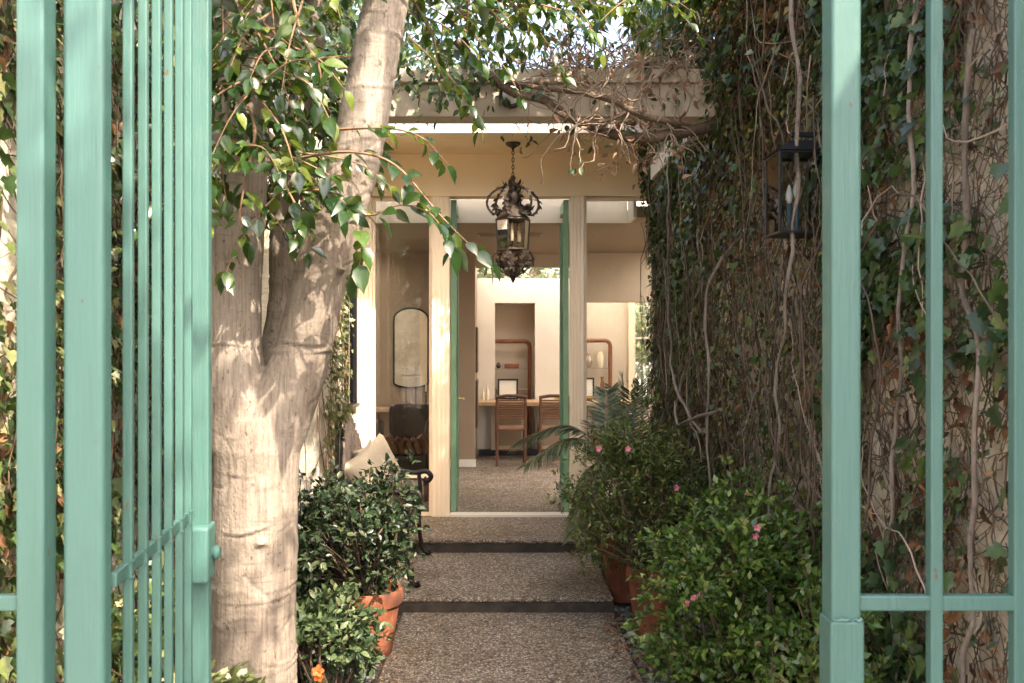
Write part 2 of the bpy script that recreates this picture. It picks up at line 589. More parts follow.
def tmpl_ico():
    bm = bmesh.new()
    bmesh.ops.create_icosphere(bm, subdivisions=2, radius=0.5)
    v = np.array([tuple(x.co) for x in bm.verts])
    f = np.array([[x.index for x in p.verts] for p in bm.faces])
    bm.free()
    return v, f


T_FICUS = tmpl_blade(0.56, 0.30, 0.22, ((0.16, 0.74), (0.42, 1.0), (0.7, 0.66), (0.88, 0.2)))
T_LEAF = tmpl_blade(0.5, 0.3, 0.15)
T_CURL = tmpl_blade(0.5, 0.9, 0.55)
T_IVY = tmpl_ivy()
T_SMALL = tmpl_small()
T_NARROW = tmpl_small(0.36)
T_BLADE = tmpl_blade(0.11, 0.4, 0.12, ((0.15, 1.0), (0.55, 0.85)))
T_PETAL = tmpl_blade(0.8, 0.2, 0.3, ((0.3, 0.6), (0.65, 1.0), (0.9, 0.6)))


def unit(a):
    return a / np.maximum(np.linalg.norm(a, axis=1, keepdims=True), 1e-9)


def rnd(n, s=1.0):
    return RNG.normal(0, s, (n, 3))


def scatter(name, tmpl, pos, dirs, nrm, size, mat, parent=None, smooth=True, xs=None):
    """one mesh of many leaves: pos, long axis, face normal and size of each"""
    tv, tf = tmpl
    pos = np.asarray(pos, float)
    n = len(pos)
    d = unit(np.asarray(dirs, float))
    nn = np.asarray(nrm, float)
    nn = unit(nn - d * np.sum(nn * d, axis=1, keepdims=True) + 1e-6)
    s = np.cross(nn, d)
    size = np.broadcast_to(np.asarray(size, float), (n,))
    off = np.array(wloc(parent)) if parent else np.zeros(3)
    V = (pos - off)[:, None, :] + size[:, None, None] * (tv[None, :, 0, None] * d[:, None, :] + tv[None, :, 1, None] * s[:, None, :] + tv[None, :, 2, None] * nn[:, None, :])
    V = V.reshape(-1, 3)
    Fc = (tf[None] + (np.arange(n) * len(tv))[:, None, None]).reshape(-1, 3)
    me = bpy.data.meshes.new(name)
    me.vertices.add(len(V))
    me.vertices.foreach_set('co', V.ravel())
    me.loops.add(Fc.size)
    me.loops.foreach_set('vertex_index', Fc.ravel())
    me.polygons.add(len(Fc))
    me.polygons.foreach_set('loop_start', np.arange(len(Fc)) * 3)
    me.polygons.foreach_set('loop_total', np.full(len(Fc), 3))
    if smooth:
        me.polygons.foreach_set('use_smooth', np.ones(len(Fc), bool))
    me.update()
    me.validate()
    me.materials.append(mat)
    o = bpy.data.objects.new(name, me)
    COL.objects.link(o)
    o.parent = parent
    return o


def walk(p, d, step, n, wob, pull=Vector((0, 0, 0))):
    """wandering stem"""
    pts = [Vector(p)]
    d = Vector(d).normalized()
    for _ in range(n):
        d = (d + Vector((random.gauss(0, wob), random.gauss(0, wob), random.gauss(0, wob))) + pull).normalized()
        pts.append(pts[-1] + d * step)
    return pts


# ------------------------------------------------------------------ setting: ground, path, steps
PATH_L, PATH_R = -0.60, 0.70
Z1, Z2 = 0.085, 0.177          # levels of the first step and of the landing

o = MB().box(-60, 60, -60, 90, -0.5, -0.05).build('ground', M['asphalt'])
o['kind'] = 'structure'
mb = MB()                      # uneven planting soil, cut out under the path
for xa, xb in ((-1.64, PATH_L + 0.01), (PATH_R - 0.01, 1.36)):
    nx, ny = 16, 70
    b0 = len(mb.v)
    for j in range(ny + 1):
        for i in range(nx + 1):
            x = xa + (xb - xa) * i / nx
            y = 1.7 + 6.0 * j / ny
            z = -0.022 + 0.022 * noise.noise(Vector((x * 5, y * 5, 0.3))) + 0.012 * noise.noise(Vector((x * 17, y * 17, 2)))
            if xa < -1 and y > 5.5:
                z = min(z, 0.0)
            mb.v.append((x, y, z))
    for j in range(ny):
        for i in range(nx):
            a = b0 + j * (nx + 1) + i
            mb.f.append((a, a + 1, a + nx + 2, a + nx + 1))
o = mb.build('soil', M['soil'], smooth=True)
o['kind'] = 'structure'
o = MB().box(PATH_L, PATH_R, -2.0, 5.53, -0.12, 0.0).build('path', M['path'], bevel=0.012)
o['kind'] = 'structure'


def slab(name, x0, x1, y0, y1, z0, z1):
    o = MB().box(x0, x1, y0 + 0.004, y1, z0, z1 - 0.03).build(name, M['riser'])
    o['kind'] = 'structure'
    q = MB().box(x0, x1, y0, y1, z1 - 0.0299, z1).build('tread', M['path'], o, bevel=0.012)
    return o


slab('step', -1.2, 0.70, 5.534, 6.75, -0.1, Z1)
slab('landing', -1.2, 0.675, 6.754, 7.66, -0.1, Z2)

# ------------------------------------------------------------------ house
house = thing('house', 'cream house with glazed entry doors, overhanging soffit and front beam', 'house', (0, 7.7, Z2))
FY = 7.70


def hp(name, mat, *boxes, bevel=0.004, parent=house):
    m = MB()
    for b in boxes:
        m.box(*b)
    return m.build(name, M[mat], parent, bevel=bevel)


ZO = 2.906                     # top of the openings
hp('floor', 'path', (-3.2, 3.4, 7.66, 9.198, Z2 - 0.2, Z2 - 0.003))
hp('floor', 'floor', (-3.2, 3.4, 9.2, 12.9, Z2 - 0.2, Z2 - 0.003))
hp('threshold', 'white', (-0.43, 0.60, 7.655, 7.78, Z2 - 0.05, Z2 + 0.02))
# posts, reeded
def post(x0, x1, z1=ZO):
    m = MB().box(x0, x1, 7.66, 7.80, Z2, z1)
    n = 4
    w = (x1 - x0) / n
    for k in range(n):
        m.box(x0 + w * (k + 0.18), x0 + w * (k + 0.82), 7.652, 7.6605, Z2 + 0.001, z1 - 0.002)
    return m.build('post', M['cream'], house, bevel=0.003)


post(-1.225, -1.09)
post(-0.585, -0.43)
post(0.60, 0.72)
post(1.325, 1.46)
hp('header', 'warmcream', (-1.6, 1.8, 7.655, 7.82, ZO + 0.001, 3.30))
hp('soffit', 'warmcream', *[(-1.64, 1.8, 6.92 + 0.147 * k, 6.92 + 0.147 * k + 0.144, 3.265, 3.30) for k in range(5)], bevel=0.003)
hp('fascia', 'beamgrey', (-1.64, 1.8, 6.88, 6.918, 3.26, 3.56))
hp('roof', 'beamgrey', (-3.3, 3.5, 6.92, 7.84, 3.302, 3.52))
hp('added_roof_strip', 'beamgrey', (1.205, 3.5, 7.842, 8.25, 3.02, 3.09))  # unseen roof strips, added to keep direct sun off the room floor
hp('added_roof_strip', 'beamgrey', (-3.3, -1.605, 7.842, 8.25, 3.02, 3.09))
hp('beam', 'beamgrey', (-1.64, 1.4, 4.88, 5.04, 2.878, 3.055))
hp('beam_cap', 'beamgrey', (-1.64, 1.4, 4.85, 5.07, 3.057, 3.13))
for bx in (-1.45, 1.15):
    hp('rafter', 'beamgrey', (bx, bx + 0.09, 5.042, 6.878, 2.90, 3.05))


def window(name, x0, x1, z0, z1, rails):
    fr = MB()
    t = 0.022
    fr.box(x0, x0 + t, 7.70, 7.75, z0, z1).box(x1 - t, x1, 7.70, 7.75, z0, z1)
    for za, zb in rails:
        fr.box(x0 + t, x1 - t, 7.702, 7.748, za, zb)
    f = fr.build(name, M['cream'], house, bevel=0.002)
    MB().box(x0 + 0.005, x1 - 0.005, 7.722, 7.728, z0 + 0.005, z1 - 0.005).build('pane', M['glass'], f)
    return f


window('window', -1.09, -0.585, Z2, ZO, [(Z2, Z2 + 0.03), (0.50, 0.56), (ZO - 0.03, ZO)])
window('window', 0.72, 1.325, Z2, ZO, [(Z2, Z2 + 0.03), (0.50, 0.56), (ZO - 0.03, ZO)])
# open double doors: each leaf swung into the room
for x0, x1 in ((-0.425, -0.378), (0.548, 0.595)):
    d = MB().box(x0, x1, 7.785, 7.87, Z2 + 0.025, ZO - 0.01).box(x0, x1, 8.21, 8.29, Z2 + 0.025, ZO - 0.01)
    d.box(x0 + 0.001, x1 - 0.001, 7.87, 8.21, Z2 + 0.025, Z2 + 0.25).box(x0 + 0.001, x1 - 0.001, 7.87, 8.21, ZO - 0.11, ZO - 0.01)
    dl = d.build('door', M['green'], house, bevel=0.003)
    MB().box((x0 + x1) / 2 - 0.003, (x0 + x1) / 2 + 0.003, 7.87, 8.21, Z2 + 0.25, ZO - 0.11).build('pane', M['glass'], dl)
    sx = -1 if x0 > 0 else 1
    xx = x1 if sx > 0 else x0
    MB().tube([(xx, 8.25, 1.15), (xx + sx * 0.045, 8.25, 1.15), (xx + sx * 0.05, 8.16, 1.15)], 0.009, 8).build('handle', M['brass'], dl, smooth=True)
# left wing of the house, with a dark window in the wall that faces the path
hp('wing_wall', 'stuccow', (-1.64, -1.13, 5.62, 6.45, -0.1, 3.25), (-1.64, -1.2, 6.452, 6.78, -0.1, 3.25), (-1.64, -1.205, 6.78, 7.66, -0.1, 1.16), (-1.64, -1.205, 6.78, 7.66, 2.62, 3.25), (-1.64, -1.205, 7.52, 7.66, 1.16, 2.62))
wf = MB().box(-1.235, -1.19, 6.78, 6.83, 1.16, 2.62).box(-1.235, -1.19, 7.47, 7.52, 1.16, 2.62).box(-1.235, -1.19, 6.83, 7.47, 2.57, 2.62)
wf.box(-1.235, -1.17, 6.78, 7.52, 1.13, 1.16).box(-1.23, -1.20, 7.14, 7.17, 1.16, 2.57)
w_ = wf.build('window', M['black'], house, bevel=0.003)
MB().box(-1.225, -1.219, 6.83, 7.47, 1.16, 2.57).build('pane', M['glass'], w_)
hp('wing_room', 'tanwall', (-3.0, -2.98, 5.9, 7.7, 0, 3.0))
# right flank behind the ivy wall
hp('flank_wall', 'cream', (1.46, 1.75, 7.66, 7.82, -0.1, 3.25))

# interior shell
CZ = 2.75
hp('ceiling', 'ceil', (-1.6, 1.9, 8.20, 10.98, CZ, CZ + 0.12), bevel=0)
hp('skylight_well', 'white', (-1.6, 1.16, 8.19, 8.198, CZ, 3.0), (1.162, 1.19, 7.83, 8.19, CZ, 3.0), bevel=0)
hp('ceiling_strip', 'ceil', (1.19, 1.9, 7.83, 8.198, CZ, CZ + 0.1), bevel=0)
sk = hp('skylight', 'white', (-1.6, 1.2, 7.83, 7.86, 3.0, 3.03), (-1.6, 1.2, 8.17, 8.20, 3.0, 3.03))
MB().box(-1.6, 1.2, 7.86, 8.17, 3.008, 3.014).build('pane', M['opal'], sk)
rs = hp('added_roof_glazing', 'white', (-3.2, 3.4, 8.2, 8.24, 3.1, 3.16), (-3.2, 3.4, 12.56, 12.6, 3.1, 3.16), (-3.2, -3.16, 8.24, 12.56, 3.1, 3.16), (3.36, 3.4, 8.24, 12.56, 3.1, 3.16))  # unseen glazed roof, added to brighten the room with sky light
MB().box(-3.16, 3.36, 8.24, 12.56, 3.12, 3.126).build('pane', M['opal'], rs)
hp('bulkhead', 'greige', (-0.3, 0.93, 10.985, 11.05, 2.585, CZ + 0.12), (0.93, 3.3, 10.80, 10.97, 2.156, CZ - 0.003))
vent = hp('ceiling_vent', 'greige', (-0.22, 0.42, 8.95, 9.10, CZ - 0.012, CZ - 0.002))
for k in range(7):
    MB().box(-0.20, 0.40, 8.962 + k * 0.019, 8.972 + k * 0.019, CZ - 0.018, CZ - 0.0125).build('slat', M['tanwall'], vent)
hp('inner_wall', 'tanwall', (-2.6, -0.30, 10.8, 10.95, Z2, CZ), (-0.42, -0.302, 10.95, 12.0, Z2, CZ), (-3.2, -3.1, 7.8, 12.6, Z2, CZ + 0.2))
hp('baseboard', 'white', (-2.6, -0.29, 10.785, 10.8, Z2, Z2 + 0.09))
# white back wall with a tall niche, clerestory over it
hp('back_wall', 'white', (-0.302, -0.067, 12.0, 12.12, Z2, 2.5), (0.467, 0.98, 12.0, 12.12, Z2, 2.5), (-0.067, 0.467, 12.0, 12.12, 2.2, 2.5), bevel=0)
hp('niche', 'palegrey', (-0.08, 0.48, 12.45, 12.5, Z2, 2.3), (-0.08, -0.068, 12.12, 12.45, Z2, 2.3), (0.468, 0.48, 12.12, 12.45, Z2, 2.3), (-0.08, 0.48, 12.12, 12.45, 2.2, 2.25), bevel=0)
cl = hp('clerestory', 'white', (-0.3, 0.98, 12.03, 12.09, 2.5, 2.53), (-0.3, 0.98, 12.03, 12.09, 2.78, 2.82))
MB().box(-0.3, 0.98, 12.057, 12.063, 2.53, 2.78).build('pane', M['glass'], cl)
hp('rear_wall', 'palegrey', (0.98, 1.84, 12.4, 12.5, Z2, 2.9), (2.14, 3.3, 12.4, 12.5, Z2, 2.9), (1.84, 2.14, 12.4, 12.5, 2.30, 2.9), (1.84, 2.14, 12.4, 12.5, Z2, 0.85), (0.981, 1.0, 12.12, 12.4, Z2, 2.9))
hp('window_column', 'cream', (1.76, 1.835, 12.3, 12.39, Z2, 2.6))
rw = hp('window', 'white', (1.84, 1.87, 12.42, 12.46, 0.85, 2.3), (2.11, 2.14, 12.42, 12.46, 0.85, 2.3), (1.87, 2.11, 12.42, 12.46, 1.72, 1.75), (1.87, 2.11, 12.42, 12.46, 0.85, 0.88), (1.87, 2.11, 12.42, 12.46, 2.27, 2.3))
MB().box(1.87, 2.11, 12.437, 12.443, 0.88, 2.27).build('pane', M['glass'], rw)
hp('side_wall', 'greige', (3.3, 3.4, 7.8, 12.5, Z2, 3.09))

# ------------------------------------------------------------------ room furniture seen through the doors
desk = thing('desk', 'long pale oak desk along the white back wall of the room', 'desk', (0.6, 11.7, Z2))
MB().box(-0.28, 1.7, 11.42, 11.99, 0.865, 0.915).build('desktop', M['desk'], desk, bevel=0.004)
for xa in (-0.12, 0.5, 1.15):
    c = MB().box(xa, xa + 0.46, 11.86, 11.985, Z2 + 0.08, 0.862).build('cabinet', M['greige'], desk, bevel=0.004)
    MB().box(xa + 0.06, xa + 0.40, 11.85, 11.8605, Z2 + 0.14, 0.80).build('panel', M['tanwall'], c, bevel=0.003)
MB().box(-0.28, 1.7, 11.90, 11.98, Z2, Z2 + 0.078).build('plinth', M['black'], desk)

ch = thing('chair', 'woven brown chair at the desk nearest the wall of framed pictures', 'chair', (0.133, 11.0, Z2), 'woven chairs at the desk')
for sx in (-1, 1):
    MB().tube([(sx * 0.17, -0.16, 0), (sx * 0.17, -0.17, 0.45), (sx * 0.17, -0.22, 0.84)], [0.017, 0.02, 0.017], 8).build('leg', M['chairwood'], ch, smooth=True, local=True)
    MB().tube([(sx * 0.17, 0.22, 0), (sx * 0.17, 0.22, 0.44)], 0.018, 8).build('leg', M['chairwood'], ch, smooth=True, local=True)
MB().box(-0.185, 0.185, -0.17, 0.24, 0.425, 0.46).build('seat', M['weave'], ch, bevel=0.012, local=True)
bk = MB()
for k in range(9):
    z = 0.58 + k * 0.027
    bk.tube([(-0.165, -0.185 - k * 0.004, z), (0, -0.178 - k * 0.004, z), (0.165, -0.185 - k * 0.004, z)], 0.0115, 6)
bk.build('backrest', M['weave'], ch, smooth=True, local=True)
MB().tube([(-0.185, -0.225, 0.835), (-0.06, -0.215, 0.855), (0.06, -0.215, 0.855), (0.185, -0.225, 0.835)], 0.02, 8).build('top_rail', M['chairwood'], ch, smooth=True, local=True)
sr = MB().tube([(-0.17, -0.165, 0.2), (0.17, -0.165, 0.2)], 0.012, 6)
sr.tube([(-0.17, -0.165, 0.26), (-0.17, 0.22, 0.26)], 0.012, 6).tube([(0.17, -0.165, 0.26), (0.17, 0.22, 0.26)], 0.012, 6)
sr.build('stretcher', M['chairwood'], ch, smooth=True, local=True)
dup(ch, (0.655, 11.0, Z2), label='woven brown chair at the desk half hidden by the open door edge')


def etagere(x0, x1, y, z1, label):
    t = thing('display_shelf', label, 'shelf', ((x0 + x1) / 2, y, Z2), 'rounded wooden display shelves')
    cx = (x0 + x1) / 2
    hw = (x1 - x0) / 2
    pts = []
    for sx in (-1, 1):
        arc = [(cx + sx * hw, y, Z2), (cx + sx * hw, y, z1 - 0.07)] + [(cx + sx * (hw - 0.07 + 0.07 * math.cos(a)), y, z1 - 0.07 + 0.07 * math.sin(a)) for a in (R(30), R(60), R(90))]
        pts += arc if sx < 0 else list(reversed(arc))
    MB().tube(pts, 0.028, 10).build('frame', M['wood'], t, smooth=True)
    for z in (z1 - 0.38, z1 - 0.66, z1 - 1.0):
        MB().box(cx - hw + 0.025, cx + hw - 0.025, y - 0.12, y + 0.10, z, z + 0.012).build('shelf', M['glass'] if z > 1.2 else M['desk'], t)
    return t


etagere(-0.115, 0.405, 12.30, 1.69, 'rounded red brown display shelf standing in the white niche')
etagere(0.99, 1.50, 12.25, 1.70, 'rounded red brown display shelf against the greige wall')
tag(MB().box(0.06, 0.26, 12.2, 12.36, 1.323, 1.385).build('box', M['wood'], bevel=0.01), 'small dark wooden box on the upper shelf in the niche', 'box')
tag(MB().lathe((-0.02, 12.28, 1.323), [(0.02, 0), (0.035, 0.03), (0.02, 0.06), (0.012, 0.08)], 14).build('figurine', M['leather'], smooth=True), 'small dark turned figurine beside the wooden box', 'figurine')


def framed(name, label, x0, x1, y, z0, z1, grp=None, fm='black'):
    t = thing(name, label, 'picture', ((x0 + x1) / 2, y, z0), grp)
    w = 0.022
    MB().box(x0, x1, y, y + 0.02, z0, z0 + w).box(x0, x1, y, y + 0.02, z1 - w, z1).box(x0, x0 + w, y, y + 0.02, z0 + w, z1 - w).box(x1 - w, x1, y, y + 0.02, z0 + w, z1 - w).build('frame', M[fm], t)
    MB().box(x0 + w, x1 - w, y + 0.008, y + 0.016, z0 + w, z1 - w).build('print', M['paper'], t)
    return t


framed('picture_frame', 'black framed pale print leaning on the desk inside the niche', -0.03, 0.24, 11.96, 0.917, 1.19)
framed('picture_frame', 'black framed pale print on the shelf by the greige wall', 1.08, 1.27, 12.12, 0.917, 1.20)
vs = MB().lathe((1.19, 12.22, 1.333), [(0.045, 0), (0.065, 0.06), (0.06, 0.12), (0.028, 0.16), (0.035, 0.19)], 18).build('vase', M['pottery'], smooth=True)
tag(vs, 'round bellied brown vase on the shelf by the greige wall', 'vase')
vs = MB().lathe((1.36, 12.22, 1.333), [(0.03, 0), (0.04, 0.05), (0.045, 0.15), (0.03, 0.2), (0.032, 0.22)], 18).build('vase', M['ivorycandle'], smooth=True)
tag(vs, 'tall pale vase on the shelf by the greige wall', 'vase')
vs = MB().lathe((1.36, 12.0, 0.917), [(0.035, 0), (0.045, 0.06), (0.03, 0.16), (0.018, 0.26), (0.025, 0.3)], 16).build('carved_statuette', M['wood'], smooth=True)
tag(vs, 'dark red carved statuette standing on the desk end', 'statuette')
gb = MB().lathe((1.16, 11.75, 0.917), [(0.03, 0), (0.07, 0.03), (0.075, 0.055), (0.06, 0.05)], 18).build('bowl', M['brass'], smooth=True)
tag(gb, 'small brass bowl on the desk behind the right window', 'bowl')
for k, (cx, h, w) in enumerate(((-0.22, 0.16, 'short'), (-0.165, 0.22, 'tall'))):
    b = MB().lathe((cx, 11.8, 0.917), [(0.022, 0), (0.022, h * 0.55), (0.008, h * 0.7), (0.008, h), (0.011, h + 0.004)], 14).build('bottle', M['ivorycandle'], smooth=True)
    tag(b, w + ' pale glass bottle on the left end of the desk', 'bottle')
sp = thing('spectacles', 'pair of dark rimmed spectacles lying on the desk below the print', 'spectacles', (0.2, 11.6, 0.917))
for sx in (-1, 1):
    MB().tube([(0.2 + sx * 0.04 + 0.03 * math.cos(a), 11.6, 0.947 + 0.028 * math.sin(a)) for a in [k * math.pi / 7 for k in range(15)]], 0.005, 6, cap=False).build('lens_rim', M['black'], sp)
MB().tube([(0.19, 11.6, 0.95), (0.21, 11.6, 0.95)], 0.004, 6).build('bridge', M['black'], sp)
for z0, z1, w in ((1.30, 1.86, 'upper'), (0.62, 1.20, 'lower')):
    t = thing('wall_picture', w + ' dark framed picture seen edge on along the inner wall', 'picture', (-0.29, 11.3, z0))
    MB().box(-0.30, -0.275, 11.05, 11.55, z0, z1).build('frame', M['leather'], t, bevel=0.003)
    MB().box(-0.2748, -0.2725, 11.09, 11.51, z0 + 0.04, z1 - 0.04).build('print', M['tanwall'], t)

# mirror, console, armchair behind the left window
mt = thing('mirror', 'tall arched wall mirror above the console behind the left window', 'mirror', (-1.07, 10.78, 1.1))
pts = []
mx0, mx1, mz0, mz1 = -1.27, -0.86, 1.13, 2.08
for a in range(0, 181, 12):
    pts.append(((mx0 + mx1) / 2 + (mx1 - mx0) / 2 * math.cos(R(a)), mz1 - 0.13 + 0.13 * math.sin(R(a))))
pts += [(mx0, mz0 + 0.06)] + [((mx0 + mx1) / 2 - (mx1 - mx0) / 2 * math.cos(R(a)), mz0 + 0.06 - 0.06 * math.sin(R(a))) for a in range(20, 161, 20)] + [(mx1, mz0 + 0.06)]
mb = MB()
n = len(pts)
mb.v = [(x, 10.772, z) for x, z in pts] + [(x, 10.79, z) for x, z in pts]
mb.f = [tuple(reversed(range(n))), tuple(range(n, 2 * n))] + [(i, (i + 1) % n, (i + 1) % n + n, i + n) for i in range(n)]
mb.f[0] = tuple(range(n)) 
mb.build('mirror_glass', M['mirror'], mt)
MB().tube([(x, 10.775, z) for x, z in pts + pts[:1]], 0.012, 6, cap=False).build('frame', M['black'], mt, smooth=True)
cs = thing('console_table', 'narrow wooden console table under the arched mirror', 'table', (-1.0, 10.6, Z2))
MB().box(-1.5, -0.62, 10.45, 10.78, 0.86, 0.90).build('tabletop', M['desk'], cs, bevel=0.004)
for x in (-1.46, -0.66):
    for y in (10.48, 10.75):
        MB().box(x - 0.02, x + 0.02, y - 0.02, y + 0.02, Z2, 0.858).build('leg', M['wood'], cs, bevel=0.003)
for x, h, w in ((-0.87, 0.24, 'taller'), (-0.79, 0.17, 'shorter')):
    t = thing('candlestick', w + ' black candlestick on the console under the mirror', 'candlestick', (x, 10.58, 0.902))
    MB().lathe((x, 10.58, 0.902), [(0.035, 0), (0.03, 0.012), (0.008, 0.02), (0.007, h * 0.7), (0.02, h * 0.74), (0.012, h * 0.8)], 14).build('stick', M['black'], t, smooth=True)
    MB().lathe((x, 10.58, 0.902 + h * 0.8), [(0.009, 0), (0.009, h * 0.35), (0.003, h * 0.38)], 10).build('candle', M['ivorycandle'], t, smooth=True)
vs = MB().lathe((-0.70, 10.55, 0.902), [(0.03, 0), (0.045, 0.05), (0.04, 0.1), (0.03, 0.13)], 16).build('votive_glass', M['brass'], smooth=True)
tag(vs, 'amber votive glass on the console beside the candlesticks', 'votive')
bx = MB().box(-1.22, -1.02, 10.52, 10.68, 0.902, 0.95).build('book', M['wood'], bevel=0.004)
tag(bx, 'thick red brown book lying on the console', 'book')

ac = thing('armchair', 'dark leather armchair with scrolled arms just inside the left window', 'armchair', (-0.83, 8.6, Z2))
ax_ = -0.85
MB().box(ax_ - 0.26, ax_ + 0.2, 8.4, 8.85, Z2 + 0.2, Z2 + 0.45).build('seat', M['leather'], ac, bevel=0.04, seg=4)
MB().tube(catmull([(ax_ - 0.30, 8.45, Z2 + 0.3), (ax_ - 0.30, 8.45, Z2 + 0.62), (ax_ - 0.30, 8.52, Z2 + 0.72)], 5), 0.06, 10).build('arm', M['leather'], ac, smooth=True)
MB().tube(catmull([(ax_ + 0.22, 8.45, Z2 + 0.25), (ax_ + 0.20, 8.45, Z2 + 0.6), (ax_ + 0.26, 8.45, Z2 + 0.78), (ax_ + 0.33, 8.45, Z2 + 0.74), (ax_ + 0.31, 8.45, Z2 + 0.68)], 6), [0.07] * 13 + [0.055] * 12, 12).build('arm', M['leather'], ac, smooth=True)
MB().box(ax_ - 0.24, ax_ + 0.18, 8.80, 8.92, Z2 + 0.42, Z2 + 0.88).build('backrest', M['leather'], ac, bevel=0.05, seg=4)
for sx in (-0.22, 0.16):
    for y in (8.43, 8.82):
        MB().lathe((ax_ + sx, y, Z2), [(0.018, 0), (0.028, 0.1), (0.03, 0.2)], 10).build('leg', M['wood'], ac, smooth=True)
th = MB()
for k in range(5):
    a = k / 4
    th.tube([(ax_ - 0.20 + 0.3 * a, 8.37, Z2 + 0.62 - 0.05 * math.sin(a * 3)), (ax_ - 0.16 + 0.3 * a, 8.39, Z2 + 0.56), (ax_ - 0.12 + 0.3 * a, 8.36, Z2 + 0.45)], 0.035, 8)
tag(th.build('throw', M['weave'], smooth=True), 'rumpled brown woven throw over the dark armchair', 'throw')

# ------------------------------------------------------------------ garden walls
tag(hp('garden_wall', 'stucco', (1.37, 1.62, 0.2, 3.3, -0.1, 3.5), (1.37, 1.62, 3.3001, 4.9, -0.1, 3.7), (1.37, 1.62, 4.9001, 7.64, -0.1, 4.05), parent=None, bevel=0.01), 'tall cream stucco wall behind the ivy on the lantern side', 'wall')
tag(hp('garden_wall', 'stuccow', (-1.90, -1.65, 0.2, 5.61, -0.1, 3.3), parent=None, bevel=0.01), 'sunlit pale stucco wall behind the tree and gate leaf', 'wall')

# ------------------------------------------------------------------ teal gate and fence
ZT = 2.80


def wbox(mb, c, ax, w, t, z0, z1):
    """upright bar: w along the direction ax (in plan), t across it"""
    a = Vector((ax[0], ax[1], 0)).normalized()
    mb.obox((c[0], c[1], (z0 + z1) / 2), a, Vector((-a.y, a.x, 0)), Vector((0, 0, 1)), w, t, z1 - z0)
    return mb


def fence_panel(label, posts, bars, x0, x1, sleeve=None):
    t = thing('fence_panel', label, 'fence', ((x0 + x1) / 2, 1.625, 0))
    for a, b in posts:
        MB().box(a, b, 1.60, 1.60 + (b - a), 0, ZT).build('fence_post', M['teal'], t, bevel=0.006, seg=3)
    if sleeve:
        MB().box(sleeve[0] - 0.004, sleeve[1] + 0.004, 1.595, 1.655, 0, 1.150).build('post_sleeve', M['teal'], t, bevel=0.005, seg=3)
        wl = MB()
        wl.tube([(sleeve[0] - 0.001 + k * (sleeve[1] - sleeve[0]) / 9, 1.5975 + 0.001 * math.sin(k * 2.2), 1.1515 + 0.002 * math.sin(k * 3)) for k in range(10)], [0.003 + 0.0015 * math.sin(k * 5) for k in range(10)], 6)
        wl.build('weld_bead', M['teal'], t, smooth=True)
    for b in bars:
        MB().box(b, b + 0.0225, 1.606, 1.6285, 0.08, ZT - 0.03).build('bar', M['teal'], t, bevel=0.003)
    for z in (0.08, 1.164, ZT - 0.06):
        MB().box(x0, x1, 1.608, 1.6265, z, z + 0.0275).build('rail', M['teal'], t, bevel=0.003)
    return t


fence_panel('teal steel fence panel with wide post and bars on the lantern wall side', [(0.590, 0.643)], [0.769, 0.918, 1.067, 1.216], 0.6425, 1.36, (0.590, 0.643))
fence_panel('teal steel fence panel ending in a post beside the open gate', [(-0.862, -0.812)], [-1.01, -1.158, -1.306, -1.454], -1.64, -0.8625)

ga = Vector((-0.712, 1.66, 0))
gb_ = Vector((-0.800, 2.372, 0))
gd = (gb_ - ga).normalized()
gate = thing('gate', 'open teal steel gate leaf of upright bars with a lock box', 'gate', (-0.75, 1.64, 0))
MB().box(-0.789, -0.714, 1.62, 1.662, 0, ZT).build('hinge_post', M['teal'], gate, bevel=0.011, seg=4)
for tt in (0.13, 0.28, 0.43, 0.58, 0.73, 0.865):
    c = ga.lerp(gb_, tt)
    wbox(MB(), c, gd, 0.0185, 0.0185, 0.06, ZT - 0.03).build('bar', M['teal'], gate, bevel=0.003)
wbox(MB(), ga.lerp(gb_, 0.985) + Vector((0.012, 0, 0)), gd, 0.045, 0.052, 0.03, ZT).build('stile', M['teal'], gate, bevel=0.005, seg=3)
for z in (0.06, 1.19, ZT - 0.06):
    m_ = MB()
    c = ga.lerp(gb_, 0.47) + Vector((-0.004, 0, 0))
    m_.obox((c.x, c.y, z + 0.014), gd, Vector((-gd.y, gd.x, 0)), Vector((0, 0, 1)), 0.66, 0.014, 0.028)
    m_.build('rail', M['teal'], gate, bevel=0.003)
for tt in (0.13, 0.28, 0.43, 0.58, 0.73, 0.865):
    for z in (1.188, 1.2195):
        q = ga.lerp(gb_, tt) + Vector((0.008, 0, z))
        w_ = MB().tube([q - gd * 0.011, q - gd * 0.004 + Vector((0, 0, 0.0012)), q + gd * 0.004, q + gd * 0.011], [0.0022, 0.0036, 0.003, 0.002], 6)
        w_.build('weld_bead', M['teal'], gate, smooth=True)
lc = ga.lerp(gb_, 0.965) + Vector((0.012, 0, 0))
lb = MB()
lb.obox((lc.x + 0.004, lc.y, 1.10), gd, Vector((-gd.y, gd.x, 0)), Vector((0, 0, 1)), 0.10, 0.058, 0.145)
lbx = lb.build('lock_box', M['teal'], gate, bevel=0.008, seg=3)
kp = Vector((lc.x + 0.035, lc.y + 0.02, 1.095))
MB().tube([kp - Vector((0.012, 0, 0)), kp, kp + Vector((0.006, 0, 0)), kp + Vector((0.014, 0, 0))], [0.008, 0.019, 0.02, 0.013], 14).build('knob', M['teal'], lbx, smooth=True)

# ------------------------------------------------------------------ ficus tree
TD = 3.3
PX = TD / F
tree = thing('tree', 'smooth pale barked tree forking low behind the open gate', 'tree', tuple(P(255, 792, TD)))
tm = MB()


